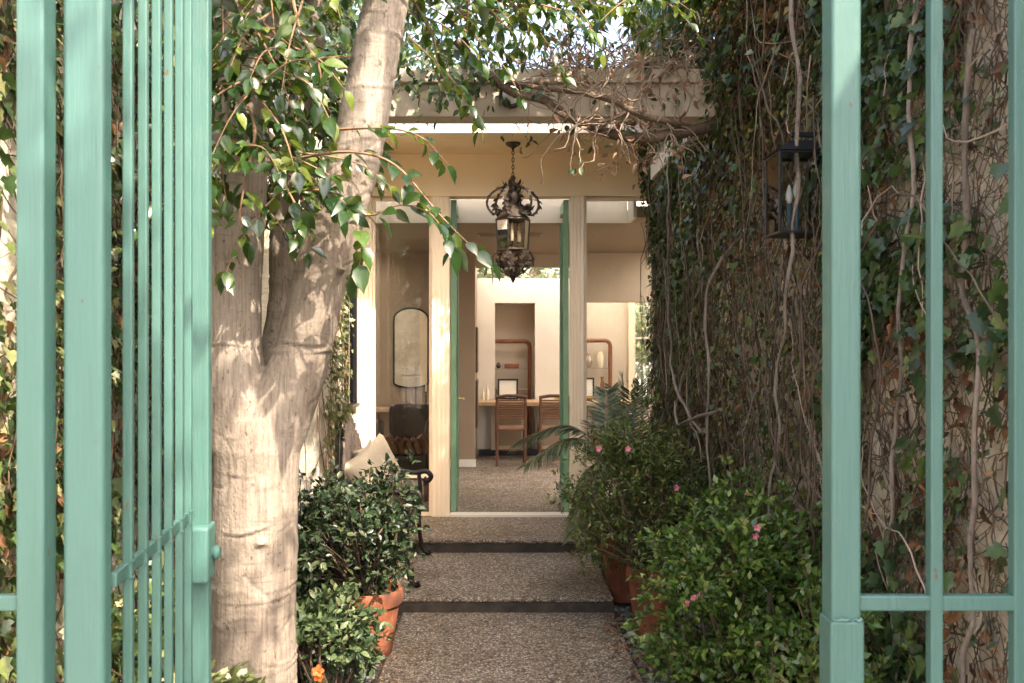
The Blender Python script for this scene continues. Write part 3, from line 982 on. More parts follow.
def limb(pts, n=7, ns=20):
    c = catmull([P(a[0], a[1], a[3] if len(a) > 3 else TD) for a in pts], n)
    r = lerp_list([a[2] * (a[3] if len(a) > 3 else TD) / F for a in pts], n)
    tm.tube(c, r, ns)
    return c


limb([(256, 800, 58), (255, 740, 47), (254, 683, 43), (254, 600, 41.5), (255, 520, 42), (257, 450, 43), (256, 418, 36)])
L1 = limb([(246, 445, 37), (236, 380, 29), (234, 320, 27), (234, 240, 29), (241, 130, 28), (250, 0, 24), (246, -120, 20), (225, -260, 15), (190, -400, 9)])
L2 = limb([(264, 445, 37), (286, 400, 30.5), (304, 345, 27), (327, 255, 28), (357, 150, 26), (386, 0, 22), (412, -130, 20), (430, -260, 15), (440, -400, 9)])
L3 = limb([(256, 440, 12, 3.44), (268, 380, 12, 3.58), (280, 300, 12.5, 3.72), (284, 220, 13, 3.74), (298, 120, 12.5, 3.74), (318, 0, 12, 3.74), (322, -150, 10, 3.7), (300, -330, 6, 3.7)], 7, 12)
limb([(325, 215, 11, 3.32), (331, 170, 10, 3.36), (345, 120, 8, 3.40), (352, 85, 6, 3.46)], 6, 10)
limb([(243, 180, 12, 3.3), (262, 90, 10, 3.25), (283, 0, 9, 3.2), (300, -120, 7, 3.1), (330, -260, 4, 3.0)], 6, 10)
# knots and collars
for (x, y, r, d) in ((238, 472, 8, 3.172), (262, 543, 7, 3.166), (228, 470, 6, 3.19), (342, 270, 6, 3.215)):
    p = P(x, y, d)
    tm.lathe((p.x, p.y, p.z), [(0.3 * r * PX, -r * PX * 0.5), (r * PX, -r * PX * 0.2), (r * PX, r * PX * 0.2), (0.3 * r * PX, r * PX * 0.5)], 10)
raw = tm.build('raw', M['bark'])
md = raw.modifiers.new('r', 'REMESH')
md.mode = 'VOXEL'
md.voxel_size = 0.0075
sm = raw.modifiers.new('s', 'SMOOTH')
sm.iterations = 8
sm.factor = 0.5
dg = bpy.context.evaluated_depsgraph_get()
me = bpy.data.meshes.new_from_object(raw.evaluated_get(dg))
bpy.data.objects.remove(raw)
nv = len(me.vertices)
co = np.empty(nv * 3)
me.vertices.foreach_get('co', co)
co = co.reshape(-1, 3)
nr = np.empty(nv * 3)
me.vertices.foreach_get('normal', nr)
nr = nr.reshape(-1, 3)
disp = np.empty(nv)
rings = [(random.uniform(0.3, 3.4), random.uniform(0.003, 0.007), random.uniform(0, 50)) for _ in range(26)]
for i in range(nv):
    x, y, z = co[i]
    a = noise.noise(Vector((x * 7, y * 7, z * 3)))
    b = noise.noise(Vector((x * 4 + 9, y * 4, z * 16 + 0.8 * a)))
    g = max(0.0, b - 0.22) * 1.6
    c = noise.noise(Vector((x * 30, y * 30, z * 7)))
    s = abs(noise.noise(Vector((x * 3 + 4, y * 3, z * 5.5))))
    sc_ = -0.008 * max(0.0, 1 - s / 0.035) if 0.3 < noise.noise(Vector((x * 2, y * 2, z * 2 + 5))) + 0.45 else 0
    rg = 0.0
    for z0, w0, o0 in rings:
        dz = z - z0 - 0.035 * noise.noise(Vector((x * 5 + o0, y * 5, 0)))
        if abs(dz) < 0.03:
            am = max(0.0, noise.noise(Vector((x * 6, y * 6, o0))) + 0.15)
            rg += am * (0.010 * math.exp(-(dz / w0) ** 2) - 0.005 * math.exp(-((dz + 0.011) / w0) ** 2))
    disp[i] = rg + 0.009 * a + 0.0055 * g + 0.0016 * c + sc_ * 0.5
co = co + nr * disp[:, None] - np.array(tree.location)
me.vertices.foreach_set('co', co.ravel())
me.polygons.foreach_set('use_smooth', np.ones(len(me.polygons), bool))
me.update()
trunk = bpy.data.objects.new('trunk', me)
COL.objects.link(trunk)
trunk.parent = tree

# leafy twigs of the tree
tw = MB()
LP, LD, LN, LS = [], [], [], []


def leafy(pts, r0, spacing, size, start=0.15, droop=0.7):
    c = catmull(pts, 5)
    n = len(c)
    tw.tube(c, [r0 * (1 - 0.75 * i / (n - 1)) for i in range(n)], 5)
    acc, side = 0.0, 1
    tot = sum((c[i + 1] - c[i]).length for i in range(n - 1))
    run = 0
    for i in range(n - 1):
        seg = c[i + 1] - c[i]
        L = seg.length
        t = seg.normalized()
        acc += L
        run += L
        while acc > spacing:
            acc -= spacing
            if run < start * tot:
                continue
            side = -side
            lat = t.cross(Vector((0, 0, 1)))
            lat = lat.normalized() if lat.length > 1e-3 else Vector((1, 0, 0))
            d = (t * 0.6 + lat * side * random.uniform(0.4, 1.1) + Vector((0, 0, -1)) * random.uniform(0.0, droop) + Vector((random.gauss(0, .4), random.gauss(0, .4), random.gauss(0, .3))))
            nn = Vector((0, -0.45, 0.8)) + Vector((random.gauss(0, .5), random.gauss(0, .45), random.gauss(0, .4)))
            dn = d.normalized()
            LP.append(c[i + 1] + dn * 0.012)
            LD.append(dn)
            LN.append(nn)
            LS.append(size * random.uniform(0.6, 1.15))
    d = (c[-1] - c[-2]).normalized()
    LP.append(c[-1]); LD.append(d + Vector((0, 0, -0.4))); LN.append(Vector((0, -0.4, 1))); LS.append(size)


def pp(*a):
    return [P(x, y, d) for x, y, d in a]


# the sprays one can make out in front of the stems
S = 0.075
for path, sz in (
    (pp((300, 158, 3.1), (350, 152, 3.0), (395, 165, 2.95), (440, 215, 2.9), (470, 245, 2.9), (490, 262, 2.9)), S),
    (pp((290, 175, 3.1), (340, 200, 2.95), (370, 215, 2.9), (400, 205, 2.9), (432, 215, 2.85), (452, 250, 2.85)), S * 1.15),
    (pp((330, 130, 3.1), (372, 128, 3.0), (400, 130, 2.95), (425, 140, 2.95), (448, 165, 2.95)), S * 0.9),
    (pp((270, 195, 3.1), (310, 190, 3.0), (335, 195, 2.9), (352, 215, 2.85), (362, 250, 2.85), (355, 275, 2.85)), S * 1.2),
    (pp((240, 90, 3.05), (255, 130, 2.95), (245, 180, 2.9), (240, 220, 2.88), (246, 240, 2.88)), S * 1.1),
    (pp((225, 60, 3.1), (228, 110, 3.0), (222, 160, 2.95), (226, 200, 2.95)), S),
    (pp((270, 100, 3.05), (290, 140, 2.95), (282, 175, 2.92), (300, 215, 2.9), (295, 240, 2.9)), S),
    (pp((260, 20, 3.1), (290, 45, 3.0), (320, 60, 2.95), (345, 90, 2.95)), S),
    (pp((225, 20, 3.1), (250, 45, 3.0), (280, 70, 2.95), (310, 85, 2.92), (330, 120, 2.9)), S),
    (pp((215, 120, 3.0), (240, 140, 2.95), (270, 150, 2.9), (300, 160, 2.9), (330, 175, 2.9)), S),
    (pp((290, -20, 3.1), (300, 30, 3.0), (320, 70, 2.95), (318, 110, 2.95)), S),
    (pp((400, -60, 3.2), (440, -30, 3.3), (480, 0, 3.4), (510, 30, 3.5)), S),
    (pp((420, -60, 3.4), (470, -25, 3.6), (530, -5, 3.8), (590, 5, 4.0), (630, 8, 4.1)), S * 0.95),
    (pp((420, -40, 3.4), (455, 10, 3.6), (490, 25, 3.8), (520, 10, 4.0)), S),
    (pp((400, -20, 3.4), (430, 30, 3.5), (440, 70, 3.6), (455, 95, 3.6)), S * 0.85),
):
    leafy(path, 0.006, 0.026, sz)
# side sprays filling the left mass
for k in range(200):
    x = random.uniform(200, 312)
    y = random.uniform(-130, 185)
    d = random.uniform(2.9, 4.3)
    p0 = P(x, y, d)
    dirv = Vector((random.uniform(-1, 1), random.uniform(-0.8, 0.5), random.uniform(-0.9, 0.2)))
    L = random.uniform(0.18, 0.42)
    p1 = p0 + dirv.normalized() * L * 0.6
    leafy([p0, p1, p1 + dirv.normalized() * L * 0.35 + Vector((0, 0, -0.07))], 0.004, 0.026, S * random.uniform(0.75, 1.1), 0.0)
for k in range(60):
    x = random.uniform(385, 520)
    y = random.uniform(-110, 45 if x < 480 else 0)
    d = random.uniform(3.3, 4.6)
    p0 = P(x, y, d)
    dirv = Vector((random.uniform(-0.6, 1), random.uniform(-0.6, 0.6), random.uniform(-0.8, 0.2)))
    L = random.uniform(0.2, 0.5)
    p1 = p0 + dirv.normalized() * L * 0.6
    leafy([p0, p1, p1 + dirv.normalized() * L * 0.35 + Vector((0, 0, -0.08))], 0.004, 0.028, S * random.uniform(0.7, 1.05), 0.0)
for k in range(130):     # deeper, finer leaves filling the mass behind
    p0 = P(random.uniform(200, 345), random.uniform(-110, 215), random.uniform(3.55, 4.4))
    dirv = Vector((random.uniform(-1, 1), random.uniform(-0.8, 0.5), random.uniform(-0.8, 0.4)))
    L = random.uniform(0.2, 0.45)
    p1 = p0 + dirv.normalized() * L * 0.6
    leafy([p0, p1, p1 + dirv.normalized() * L * 0.35 + Vector((0, 0, -0.05))], 0.004, 0.022, S * random.uniform(0.65, 0.95), 0.0)
for k in range(46):      # leaves along the top edge, over the roof front
    p0 = P(random.uniform(470, 690), random.uniform(-70, 8), random.uniform(3.7, 4.5))
    dirv = Vector((random.uniform(-1, 1), random.uniform(-0.5, 0.5), random.uniform(-0.5, 0.2)))
    L = random.uniform(0.2, 0.45)
    p1 = p0 + dirv.normalized() * L * 0.6
    leafy([p0, p1, p1 + dirv.normalized() * L * 0.35 + Vector((0, 0, -0.05))], 0.004, 0.026, S * random.uniform(0.65, 0.95), 0.0)
# crown above the picture
for k in range(330):
    u = unit(rnd(1))[0]
    rr = random.random() ** 0.4
    c = Vector((-1.1 + 1.5 * u[0] * rr, 3.2 + 1.6 * u[1] * rr, 4.5 + 1.2 * u[2] * rr))
    if c.z < 3.25 or c.x > 0.25:
        continue
    dirv = Vector((u[0], u[1], u[2] * 0.3 - 0.2))
    p1 = c + dirv.normalized() * 0.25
    leafy([c, p1, p1 + dirv.normalized() * 0.2 + Vector((0, 0, -0.1))], 0.006, 0.035, S * 1.15, 0.0)
# leaf sprays and a limb added overhead to shade gate, trunk and beam
for k in range(100):
    if k < 26:
        c = Vector((random.uniform(0.2, 1.3), random.uniform(0.9, 2.35), random.uniform(3.6, 4.4)))
    else:
        c = Vector((random.uniform(0.0, 1.2), random.uniform(4.3, 4.75), random.uniform(3.45, 3.9)))
    a = random.uniform(0, 6.28)
    dirv = Vector((math.cos(a), math.sin(a), -0.2))
    p1 = c + dirv * 0.22
    leafy([c, p1, p1 + dirv * 0.2 + Vector((0, 0, -0.08))], 0.006, 0.03, S * 1.2, 0.0)
tw.tube(catmull([P(412, -130, TD), Vector((-0.1, 2.9, 3.75)), Vector((0.35, 2.4, 4.0)), Vector((0.8, 1.9, 4.05)), Vector((1.2, 1.4, 4.0))], 6), [0.05 - 0.04 * i / 24 for i in range(25)], 8)
tw.build('twigs', M['twig'], tree, smooth=True)
scatter('crown', T_FICUS, LP, LD, LN, LS, M['ficus'], tree)


# ------------------------------------------------------------------ ivy on the walls
def fbm(y, z, s, o=0.0):
    return noise.noise(Vector((y * s, z * s, o))) + 0.5 * noise.noise(Vector((y * s * 2.1, z * s * 2.1, o + 7)))


def ivy_leaves(n, yr, zr, xw, sx, depth, size, keep, spread=0.6):
    """positions hugging a wall at x = xw, growing towards sx"""
    P_, D_, N_, S_ = [], [], [], []
    k = 0
    while len(P_) < n and k < n * 12:
        k += 1
        y, z = random.uniform(*yr), random.uniform(*zr)
        if xw > 0 and z > (3.55 if y < 3.25 else 3.75 if y < 4.85 else 9):
            continue
        q = keep(y, z)
        if random.random() > q:
            continue
        dd = depth(y, z) if callable(depth) else depth
        P_.append((xw + sx * (0.012 + dd * random.random() ** 0.8), y, z))
        D_.append((sx * random.uniform(0.05, 0.7), random.gauss(0, 0.55), -0.75 + random.gauss(0, 0.45)))
        N_.append((sx * 1.0 + random.gauss(0, spread), random.gauss(0, spread), 0.55 + random.gauss(0, spread)))
        S_.append(size[0] + (size[1] - size[0]) * random.random() ** 1.6)
    return P_, D_, N_, S_


def wall_stems(mb, n, yr, zr, xw, sx, r, depth, up=True, wob=0.22, step=0.07, length=(8, 30), n_side=4):
    for _ in range(n):
        y, z = random.uniform(*yr), random.uniform(*zr)
        if xw > 0:
            z = min(z, 3.45 if y < 3.25 else 3.6 if y < 4.85 else 9)
        p = Vector((xw + sx * random.uniform(0.012, depth), y, z))
        d = Vector((0, random.gauss(0, 0.5), random.choice((-1, 1)) if up else random.gauss(0, 0.5)))
        if not up and d.length < 0.1:
            d = Vector((0, 1, 0.2))
        pts = [p]
        d.normalize()
        k = random.randint(*length)
        for _i in range(k):
            d = (d + Vector((random.gauss(0, wob * 0.5), random.gauss(0, wob), random.gauss(0, wob)))).normalized()
            q = pts[-1] + d * step
            lim = xw + sx * depth
            q.x = min(max(q.x, min(xw + sx * 0.008, lim)), max(xw + sx * 0.008, lim))
            top = 9 if xw < 0 else (3.6 if q.y < 3.25 else 3.8 if q.y < 4.85 else 9)
            if q.z < 0.0 or q.z > min(zr[1] + 0.2, top) or q.y > yr[1] + 0.05:
                break
            pts.append(q)
        if len(pts) > 2:
            rr = random.uniform(*r)
            mb.tube(pts, [rr * (1 - 0.6 * i / len(pts)) for i in range(len(pts))], n_side)


WR = 1.37
ivr = thing('ivy', 'dense brown and green ivy covering the tall lantern wall', 'ivy', (1.2, 5.0, 0))
# thickness: deeper towards the house end and the top
def depth_r(y, z):
    far = max(0, min(1, (y - 3.2) / 1.5)) * (1 - 0.75 * max(0, min(1, (y - 5.2) / 1.6)))
    return 0.06 + 0.12 * far + (0.16 * max(0, min(1, (z - 2.6) / 1.2)) if y > 4 else 0)


mass = lambda y, z: max(0.05, min(1, 0.55 + 0.9 * fbm(y, z, 1.6, 1)))
a = ivy_leaves(36000, (3.25, 7.55), (0.0, 4.25), WR, -1, depth_r, (0.022, 0.05), lambda y, z: (0.12 + 0.88 * max(0, min(1, 0.3 + 1.3 * fbm(y, z, 2.3, 3)))) * (1.0 if y > 5.6 or z > 2.6 else 0.55))
scatter('foliage', T_SMALL, *a[:3], a[3], M['ivyold'], ivr)
a = ivy_leaves(10500, (3.9, 7.58), (0.4, 4.40), WR, -1, lambda y, z: depth_r(y, z) + 0.05, (0.03, 0.06), lambda y, z: max(0.1, min(1, 0.25 + 0.7 * (y - 5.0) / 2.2 + 0.8 * (z - 2.5))) * max(0, min(1, 0.5 + fbm(y, z, 2.2, 5))))
scatter('green_foliage', T_IVY, *a[:3], a[3], M['ivy'], ivr)
a = ivy_leaves(3200, (5.6, 7.6), (2.75, 4.45), WR, -1, lambda y, z: depth_r(y, z) + 0.04, (0.04, 0.075), lambda y, z: max(0, min(1, 0.2 + 0.5 * (z - 2.3) + 0.5 * fbm(y, z, 2.2, 15))))
scatter('crest_foliage', T_IVY, *a[:3], a[3], M['ivy'], ivr)
a = ivy_leaves(3000, (5.9, 7.62), (0.6, 3.6), WR, -1, lambda y, z: depth_r(y, z) + 0.02, (0.03, 0.055), lambda y, z: max(0, min(1, 0.45 + 0.9 * fbm(y, z, 2.0, 17))))
scatter('edge_foliage', T_IVY, *a[:3], a[3], M['ivymid'], ivr)
# big dark leaves of the near stretch
a = ivy_leaves(5200, (1.7, 3.7), (0.1, 4.1), WR, -1, 0.10, (0.03, 0.075), lambda y, z: max(0.02, min(1, 0.02 + 1.4 * fbm(y, z, 1.9, 11) + (0.35 if z > 2.2 else 0))))
scatter('broad_foliage', T_IVY, *a[:3], a[3], M['ivy'], ivr)
a = ivy_leaves(3600, (1.7, 3.7), (0.0, 4.1), WR, -1, 0.05, (0.018, 0.04), lambda y, z: max(0.06, min(1, 0.2 + fbm(y, z, 2.4, 21))))
scatter('young_or_sunlit_foliage', T_SMALL, *a[:3], a[3], M['ivy'], ivr)
a = ivy_leaves(10500, (1.9, 7.5), (0.0, 4.15), WR, -1, lambda y, z: depth_r(y, z) * 0.9, (0.025, 0.065), lambda y, z: max(0.04, min(1, 0.1 + 0.9 * fbm(y, z, 1.3, 31) + (0.5 if z > 2.9 else 0))), 0.9)
scatter('dead_leaves', T_CURL, *a[:3], a[3], M['dead'], ivr)
st = MB()
wall_stems(st, 620, (3.2, 7.5), (0.1, 4.1), WR, -1, (0.002, 0.006), 0.2, True, 0.22, 0.07)
wall_stems(st, 1150, (1.7, 3.9), (0.0, 4.1), WR, -1, (0.001, 0.0034), 0.07, False, 0.42, 0.035, (6, 24))
wall_stems(st, 520, (1.7, 3.9), (0.0, 4.1), WR, -1, (0.001, 0.0036), 0.06, True, 0.3, 0.04, (8, 34))
st.build('stems', M['drytwig'], ivr, smooth=True)
st = MB()
wall_stems(st, 70, (3.4, 7.2), (0.3, 3.4), WR, -1, (0.0015, 0.0042), 0.23, True, 0.25, 0.06, (10, 28))
wall_stems(st, 80, (1.7, 3.8), (0.0, 4.0), WR, -1, (0.0014, 0.004), 0.11, False, 0.3, 0.05, (8, 22))
st.build('bare_stems', M['paletwig'], ivr, smooth=True)
# the thick old trunks that hang down the wall
for path in (
    ((1.14, 3.9, 3.6), (1.15, 3.55, 3.0), (1.16, 3.5, 2.35), (1.13, 3.52, 1.9), (1.18, 3.8, 1.5), (1.18, 3.9, 0.9), (1.2, 4.0, 0.2)),
    ((1.24, 4.6, 2.2), (1.20, 4.72, 2.15), (1.12, 4.85, 1.9), (1.13, 4.85, 1.4), (1.14, 4.9, 0.9), (1.2, 5.0, 0.1)),
    ((1.20, 5.6, 3.0), (1.2, 5.5, 2.5), (1.21, 5.45, 2.0), (1.2, 5.7, 1.6), (1.22, 5.75, 1.0), (1.24, 5.7, 0.3)),
    ((1.12, 5.0, 1.15), (1.06, 5.35, 1.35), (1.08, 5.7, 1.6), (1.10, 5.9, 2.2), (1.12, 6.0, 2.9)),
    ((1.10, 4.5, 1.32), (1.06, 5.0, 1.22), (1.04, 5.25, 1.18), (1.05, 5.4, 1.30)),
    ((1.28, 2.75, 3.15), (1.27, 2.8, 2.9), (1.28, 2.78, 2.2), (1.27, 2.85, 1.6), (1.28, 2.95, 0.9), (1.28, 2.9, 0.1)),
    ((1.29, 2.45, 2.5), (1.29, 2.5, 1.9), (1.28, 2.42, 1.4), (1.29, 2.5, 0.6), (1.29, 2.55, 0.1)),
):
    c = catmull(path, 8)
    c = [p + Vector((noise.noise(p * 6) * 0.02, noise.noise(p * 5 + Vector((3, 0, 0))) * 0.06, 0)) for p in c]
    MB().tube(c, [random.choice((0.007, 0.009, 0.011)) * 0 + 0.0092 * (1 - 0.35 * i / len(c)) + 0.003 * noise.noise(p * 20) for i, p in enumerate(c)], 8).build('woody_stem', M['vinebark'], ivr, smooth=True)

ivl = thing('ivy', 'sunlit ivy over the pale wall beyond the gate bars', 'ivy', (-1.6, 3.5, 0))
WL = -1.65
a = ivy_leaves(7500, (1.9, 5.6), (0.0, 3.5), WL, 1, 0.16, (0.035, 0.075), lambda y, z: max(0.08, min(1, 0.4 + 1.1 * fbm(y, z, 2.2, 41))))
scatter('foliage', T_IVY, *a[:3], a[3], M['ivy'], ivl)
a = ivy_leaves(2200, (1.9, 3.6), (0.0, 3.5), WL, 1, 0.18, (0.03, 0.07), lambda y, z: max(0.1, min(1, 0.5 + fbm(y, z, 2, 44))))
scatter('young_or_sunlit_foliage', T_IVY, *a[:3], a[3], M['ivylit'], ivl)  # sunlit look comes from the paler leaf colour
a = ivy_leaves(1800, (1.9, 5.9), (0.0, 3.3), WL, 1, 0.12, (0.03, 0.07), lambda y, z: max(0.05, min(1, 0.2 + fbm(y, z, 1.5, 51))), 0.9)
scatter('dead_leaves', T_CURL, *a[:3], a[3], M['dead'], ivl)
st = MB()
wall_stems(st, 420, (1.9, 5.9), (0.1, 3.3), WL, 1, (0.002, 0.006), 0.12, True, 0.25, 0.06)
st.build('stems', M['drytwig'], ivl, smooth=True)

ivc = thing('ivy', 'ivy in sunlit leaf colours climbing the white corner of the house wing', 'ivy', (-1.2, 6.3, 0))
a = ivy_leaves(2300, (5.62, 6.46), (0.3, 3.1), -1.13, 1, 0.07, (0.022, 0.05), lambda y, z: max(0.0, min(1, 0.45 + 0.9 * fbm(y, z, 3, 61))) * (1.0 if y < 6.2 else 0.5))
scatter('foliage', T_IVY, *a[:3], a[3], M['ivylit'], ivc)
st = MB()
wall_stems(st, 60, (5.65, 6.42), (0.2, 3.0), -1.13, 1, (0.002, 0.005), 0.05, True, 0.2, 0.06)
st.build('stems', M['twig'], ivc, smooth=True)

# ------------------------------------------------------------------ vine over the beam
vine = thing('vine', 'half bare old vine trailing across the front beam of the house', 'vine', (0.6, 5.3, 3.0))
V1 = catmull([P(455, 40, 4.64), P(482, 68, 4.69), P(512, 92, 4.74), P(545, 100, 4.74), P(572, 118, 4.74), P(605, 132, 4.74), P(640, 138, 4.74), P(672, 134, 4.74), P(705, 128, 4.84), P(740, 118, 5.04)], 6)
MB().tube(V1, [0.033 * (0.6 + 0.45 * i / len(V1)) for i in range(len(V1))], 9).build('branch', M['darkbark'], vine, smooth=True)
V2 = catmull([P(500, 80, 4.72), P(540, 88, 4.69), P(575, 92, 4.64), P(610, 100, 4.64), P(640, 115, 4.64), P(670, 122, 4.69), P(700, 130, 4.84)], 6)
MB().tube(V2, [0.019 * (0.6 + 0.4 * i / len(V2)) for i in range(len(V2))], 8).build('branch', M['darkbark'], vine, smooth=True)
V3 = catmull([P(545, 102, 4.74), P(556, 112, 4.69), P(575, 120, 4.66), P(600, 122, 4.64), P(625, 112, 4.64), P(640, 90, 4.69), P(650, 70, 4.84)], 6)
MB().tube(V3, [0.011] * len(V3), 7).build('branch', M['darkbark'], vine, smooth=True)
vt = MB()
DP, GP = [], []
for k in range(95):
    src = random.choice((V1, V2, V3))
    p = src[int(random.uniform(0.25, 0.98) * (len(src) - 1))]
    hang = p.x > 0.55 and random.random() < 0.4
    d = Vector((random.gauss(0, 0.7), random.gauss(0, 0.3), -1.0 if hang else random.gauss(0.5, 0.8)))
    pts = walk(p, d, 0.035, random.randint(6, 16) if not hang else random.randint(4, 10), 0.33)
    vt.tube(pts, [0.0045 * (1 - 0.75 * i / len(pts)) for i in range(len(pts))], 4)
    if p.x > 0.45 and random.random() < 0.6:
        for q in pts[2:]:
            if random.random() < 0.4:
                DP.append(q)
    elif random.random() < 0.25:
        GP += pts[-3:]
# tangle lying on top of the beam
for k in range(330):
    p = Vector((random.uniform(0.12, 1.05), random.uniform(4.75, 5.4), random.uniform(3.11, 3.16)))
    d = Vector((random.gauss(0, 0.8), random.gauss(0, 0.4), random.gauss(0.45, 0.6)))
    pts = walk(p, d, 0.035, random.randint(6, 15), 0.35, Vector((0, 0, -0.03)))
    vt.tube(pts, [0.0042 * (1 - 0.7 * i / len(pts)) for i in range(len(pts))], 4)
    for q in pts[3:]:
        if random.random() < 0.12:
            DP.append(q)
    if random.random() < 0.2:
        GP += pts[-4:]
vt.build('twigs', M['paletwig'], vine, smooth=True)
for k in range(170):
    x = random.gauss(0.75, 0.12)
    DP.append(Vector((x, random.uniform(5.0, 5.35), random.gauss(2.98, 0.16))))
n = len(DP)
scatter('dead_leaves', T_CURL, np.array(DP) + rnd(n, 0.015), rnd(n) + np.array([0, 0, -0.8]), rnd(n) + np.array([0, -0.6, 0.3]), RNG.uniform(0.025, 0.055, n), M['deadpink'], vine)
for k in range(420):     # green part on the tree side
    GP.append(Vector((random.uniform(-0.75, 0.0), random.uniform(4.65, 5.15), 3.12 + random.gauss(0.03, 0.10))))
for k in range(90):
    GP.append(Vector((random.uniform(-0.7, 0.1), random.uniform(4.72, 4.84), random.uniform(2.9, 3.12))))
for k in range(30):     # sprig at the lantern hook
    GP.append(P(random.gauss(520, 10), random.gauss(132, 9), 7.0))
n = len(GP)
scatter('foliage', T_LEAF, np.array(GP) + rnd(n, 0.02), rnd(n, 0.6) + np.array([0, -0.2, -0.5]), rnd(n, 0.5) + np.array([0, -0.5, 0.8]), RNG.uniform(0.035, 0.075, n), M['hibiscus'], vine)
MB().tube(catmull([P(506, 100, 5.0), P(511, 112, 5.6), P(516, 124, 6.3), P(521, 131, 7.0), P(528, 140, 7.1)], 5), 0.004, 5).build('sprig', M['twig'], vine)

# floodlight under the vine
fl = thing('floodlight', 'small round floodlight fixed to the beam under the vine', 'light', tuple(P(511, 95, 4.91)))
c = P(511, 96, 4.87)
MB().tube([c + Vector((0, 0.06, 0)), c + Vector((0, 0.03, 0)), c - Vector((0, 0.03, 0.008)), c - Vector((0, 0.04, 0.01))], [0.02, 0.05, 0.066, 0.06], 18).build('housing', M['black'], fl, smooth=True)
MB().tube([c - Vector((0, 0.036, 0.009)), c - Vector((0, 0.046, 0.012))], [0.052, 0.04], 18).build('lens', M['bulb'], fl, smooth=True)

# ------------------------------------------------------------------ hanging lantern
LY = 6.17
LC = P(513, 143, LY)
LX = LC.x
lan = thing('hanging_lantern', 'ornate rusted iron lantern with leafy scrolls hanging before the door', 'lantern', (LX, LY, 3.026))
zp = lambda y: E + (VY - y) * LY / F
MB().lathe((LX, LY, 3.026), [(0.052, 0), (0.05, -0.012), (0.03, -0.025), (0.012, -0.035), (0.006, -0.05)], 20).build('canopy', M['rust'], lan, smooth=True)
chn = MB()
z = 2.985
k = 0
while z > zp(181):
    pts = []
    for i in range(9):
        a_ = 2 * math.pi * i / 8
        u, w = 0.008 * math.cos(a_), 0.016 * math.sin(a_)
        pts.append((LX + (u if k % 2 else 0), LY + (0 if k % 2 else u), z + w))
    chn.tube(pts, 0.003, 5, cap=False)
    z -= 0.025
    k += 1
chn.build('chain', M['rust'], lan, smooth=True)
body = MB()
zt = zp(178)
body.lathe((LX, LY, zt), [(0.006, 0.02), (0.02, 0.005), (0.012, -0.02), (0.03, -0.05), (0.022, -0.075), (0.05, -0.11), (0.055, -0.15), (0.035, -0.19), (0.07, -0.225), (0.10, -0.26), (0.115, -0.275), (0.11, -0.285)], 18)
body.build('crown', M['rust'], lan, smooth=True)
AP, AD, AN, AS = [], [], [], []
zc = zp(220)
zb = zp(250)
sc_ = MB()
for k in range(6):
    a_ = 2 * math.pi * (k + 0.2) / 6
    e = Vector((math.cos(a_), math.sin(a_), 0))
    o_ = Vector((LX, LY, 0))
    up = [(0.035, zt - 0.055), (0.10, zt - 0.075), (0.16, zt - 0.12), (0.182, zt - 0.175), (0.165, zt - 0.225), (0.13, zt - 0.25), (0.115, zt - 0.225), (0.125, zt - 0.205)]
    c = catmull([o_ + e * r + Vector((0, 0, h)) for r, h in up], 5)
    sc_.tube(c, [0.0085] * len(c), 6)
    dn = [(0.115, zb - 0.005), (0.14, zb - 0.05), (0.135, zb - 0.09), (0.105, zb - 0.10), (0.10, zb - 0.075), (0.115, zb - 0.07)]
    c2 = catmull([o_ + e * r + Vector((0, 0, h)) for r, h in dn], 5)
    sc_.tube(c2, 0.007, 6)
    dn2 = [(0.12, zb - 0.10), (0.085, zb - 0.14), (0.045, zb - 0.165), (0.012, zb - 0.175)]
    c3 = catmull([o_ + e * r + Vector((0, 0, h)) for r, h in dn2], 5)
    sc_.tube(c3, 0.006, 6)
    for cc, stp in ((c, 3), (c2, 4), (c3, 4)):
        for i in range(1, len(cc) - 1, stp):
            t = (cc[i + 1] - cc[i]).normalized()
            for s in (-1, 1):
                AP.append(cc[i]); AD.append(t * 0.6 + e * 0.7 * random.uniform(-0.3, 1) + e.cross(Vector((0, 0, 1))) * s * 0.7); AN.append(e + Vector((0, 0, random.uniform(-.3, .8)))); AS.append(random.uniform(0.03, 0.052))
    for i in range(3):
        q = o_ + e * 0.04 + Vector((0, 0, zt - 0.06 - i * 0.055))
        AP.append(q); AD.append(e + Vector((0, 0, 0.9))); AN.append(e + Vector((0, 0, -0.7))); AS.append(0.06)
    q = o_ + e * 0.012 + Vector((0, 0, zb - 0.165))
    AP.append(q); AD.append(e * 0.6 + Vector((0, 0, 0.7))); AN.append(e); AS.append(0.05)
sc_.build('scrolls', M['rust'], lan, smooth=True)
scatter('iron_leaves', T_LEAF, AP, AD, AN, AS, M['rust'], lan)
cg = MB()
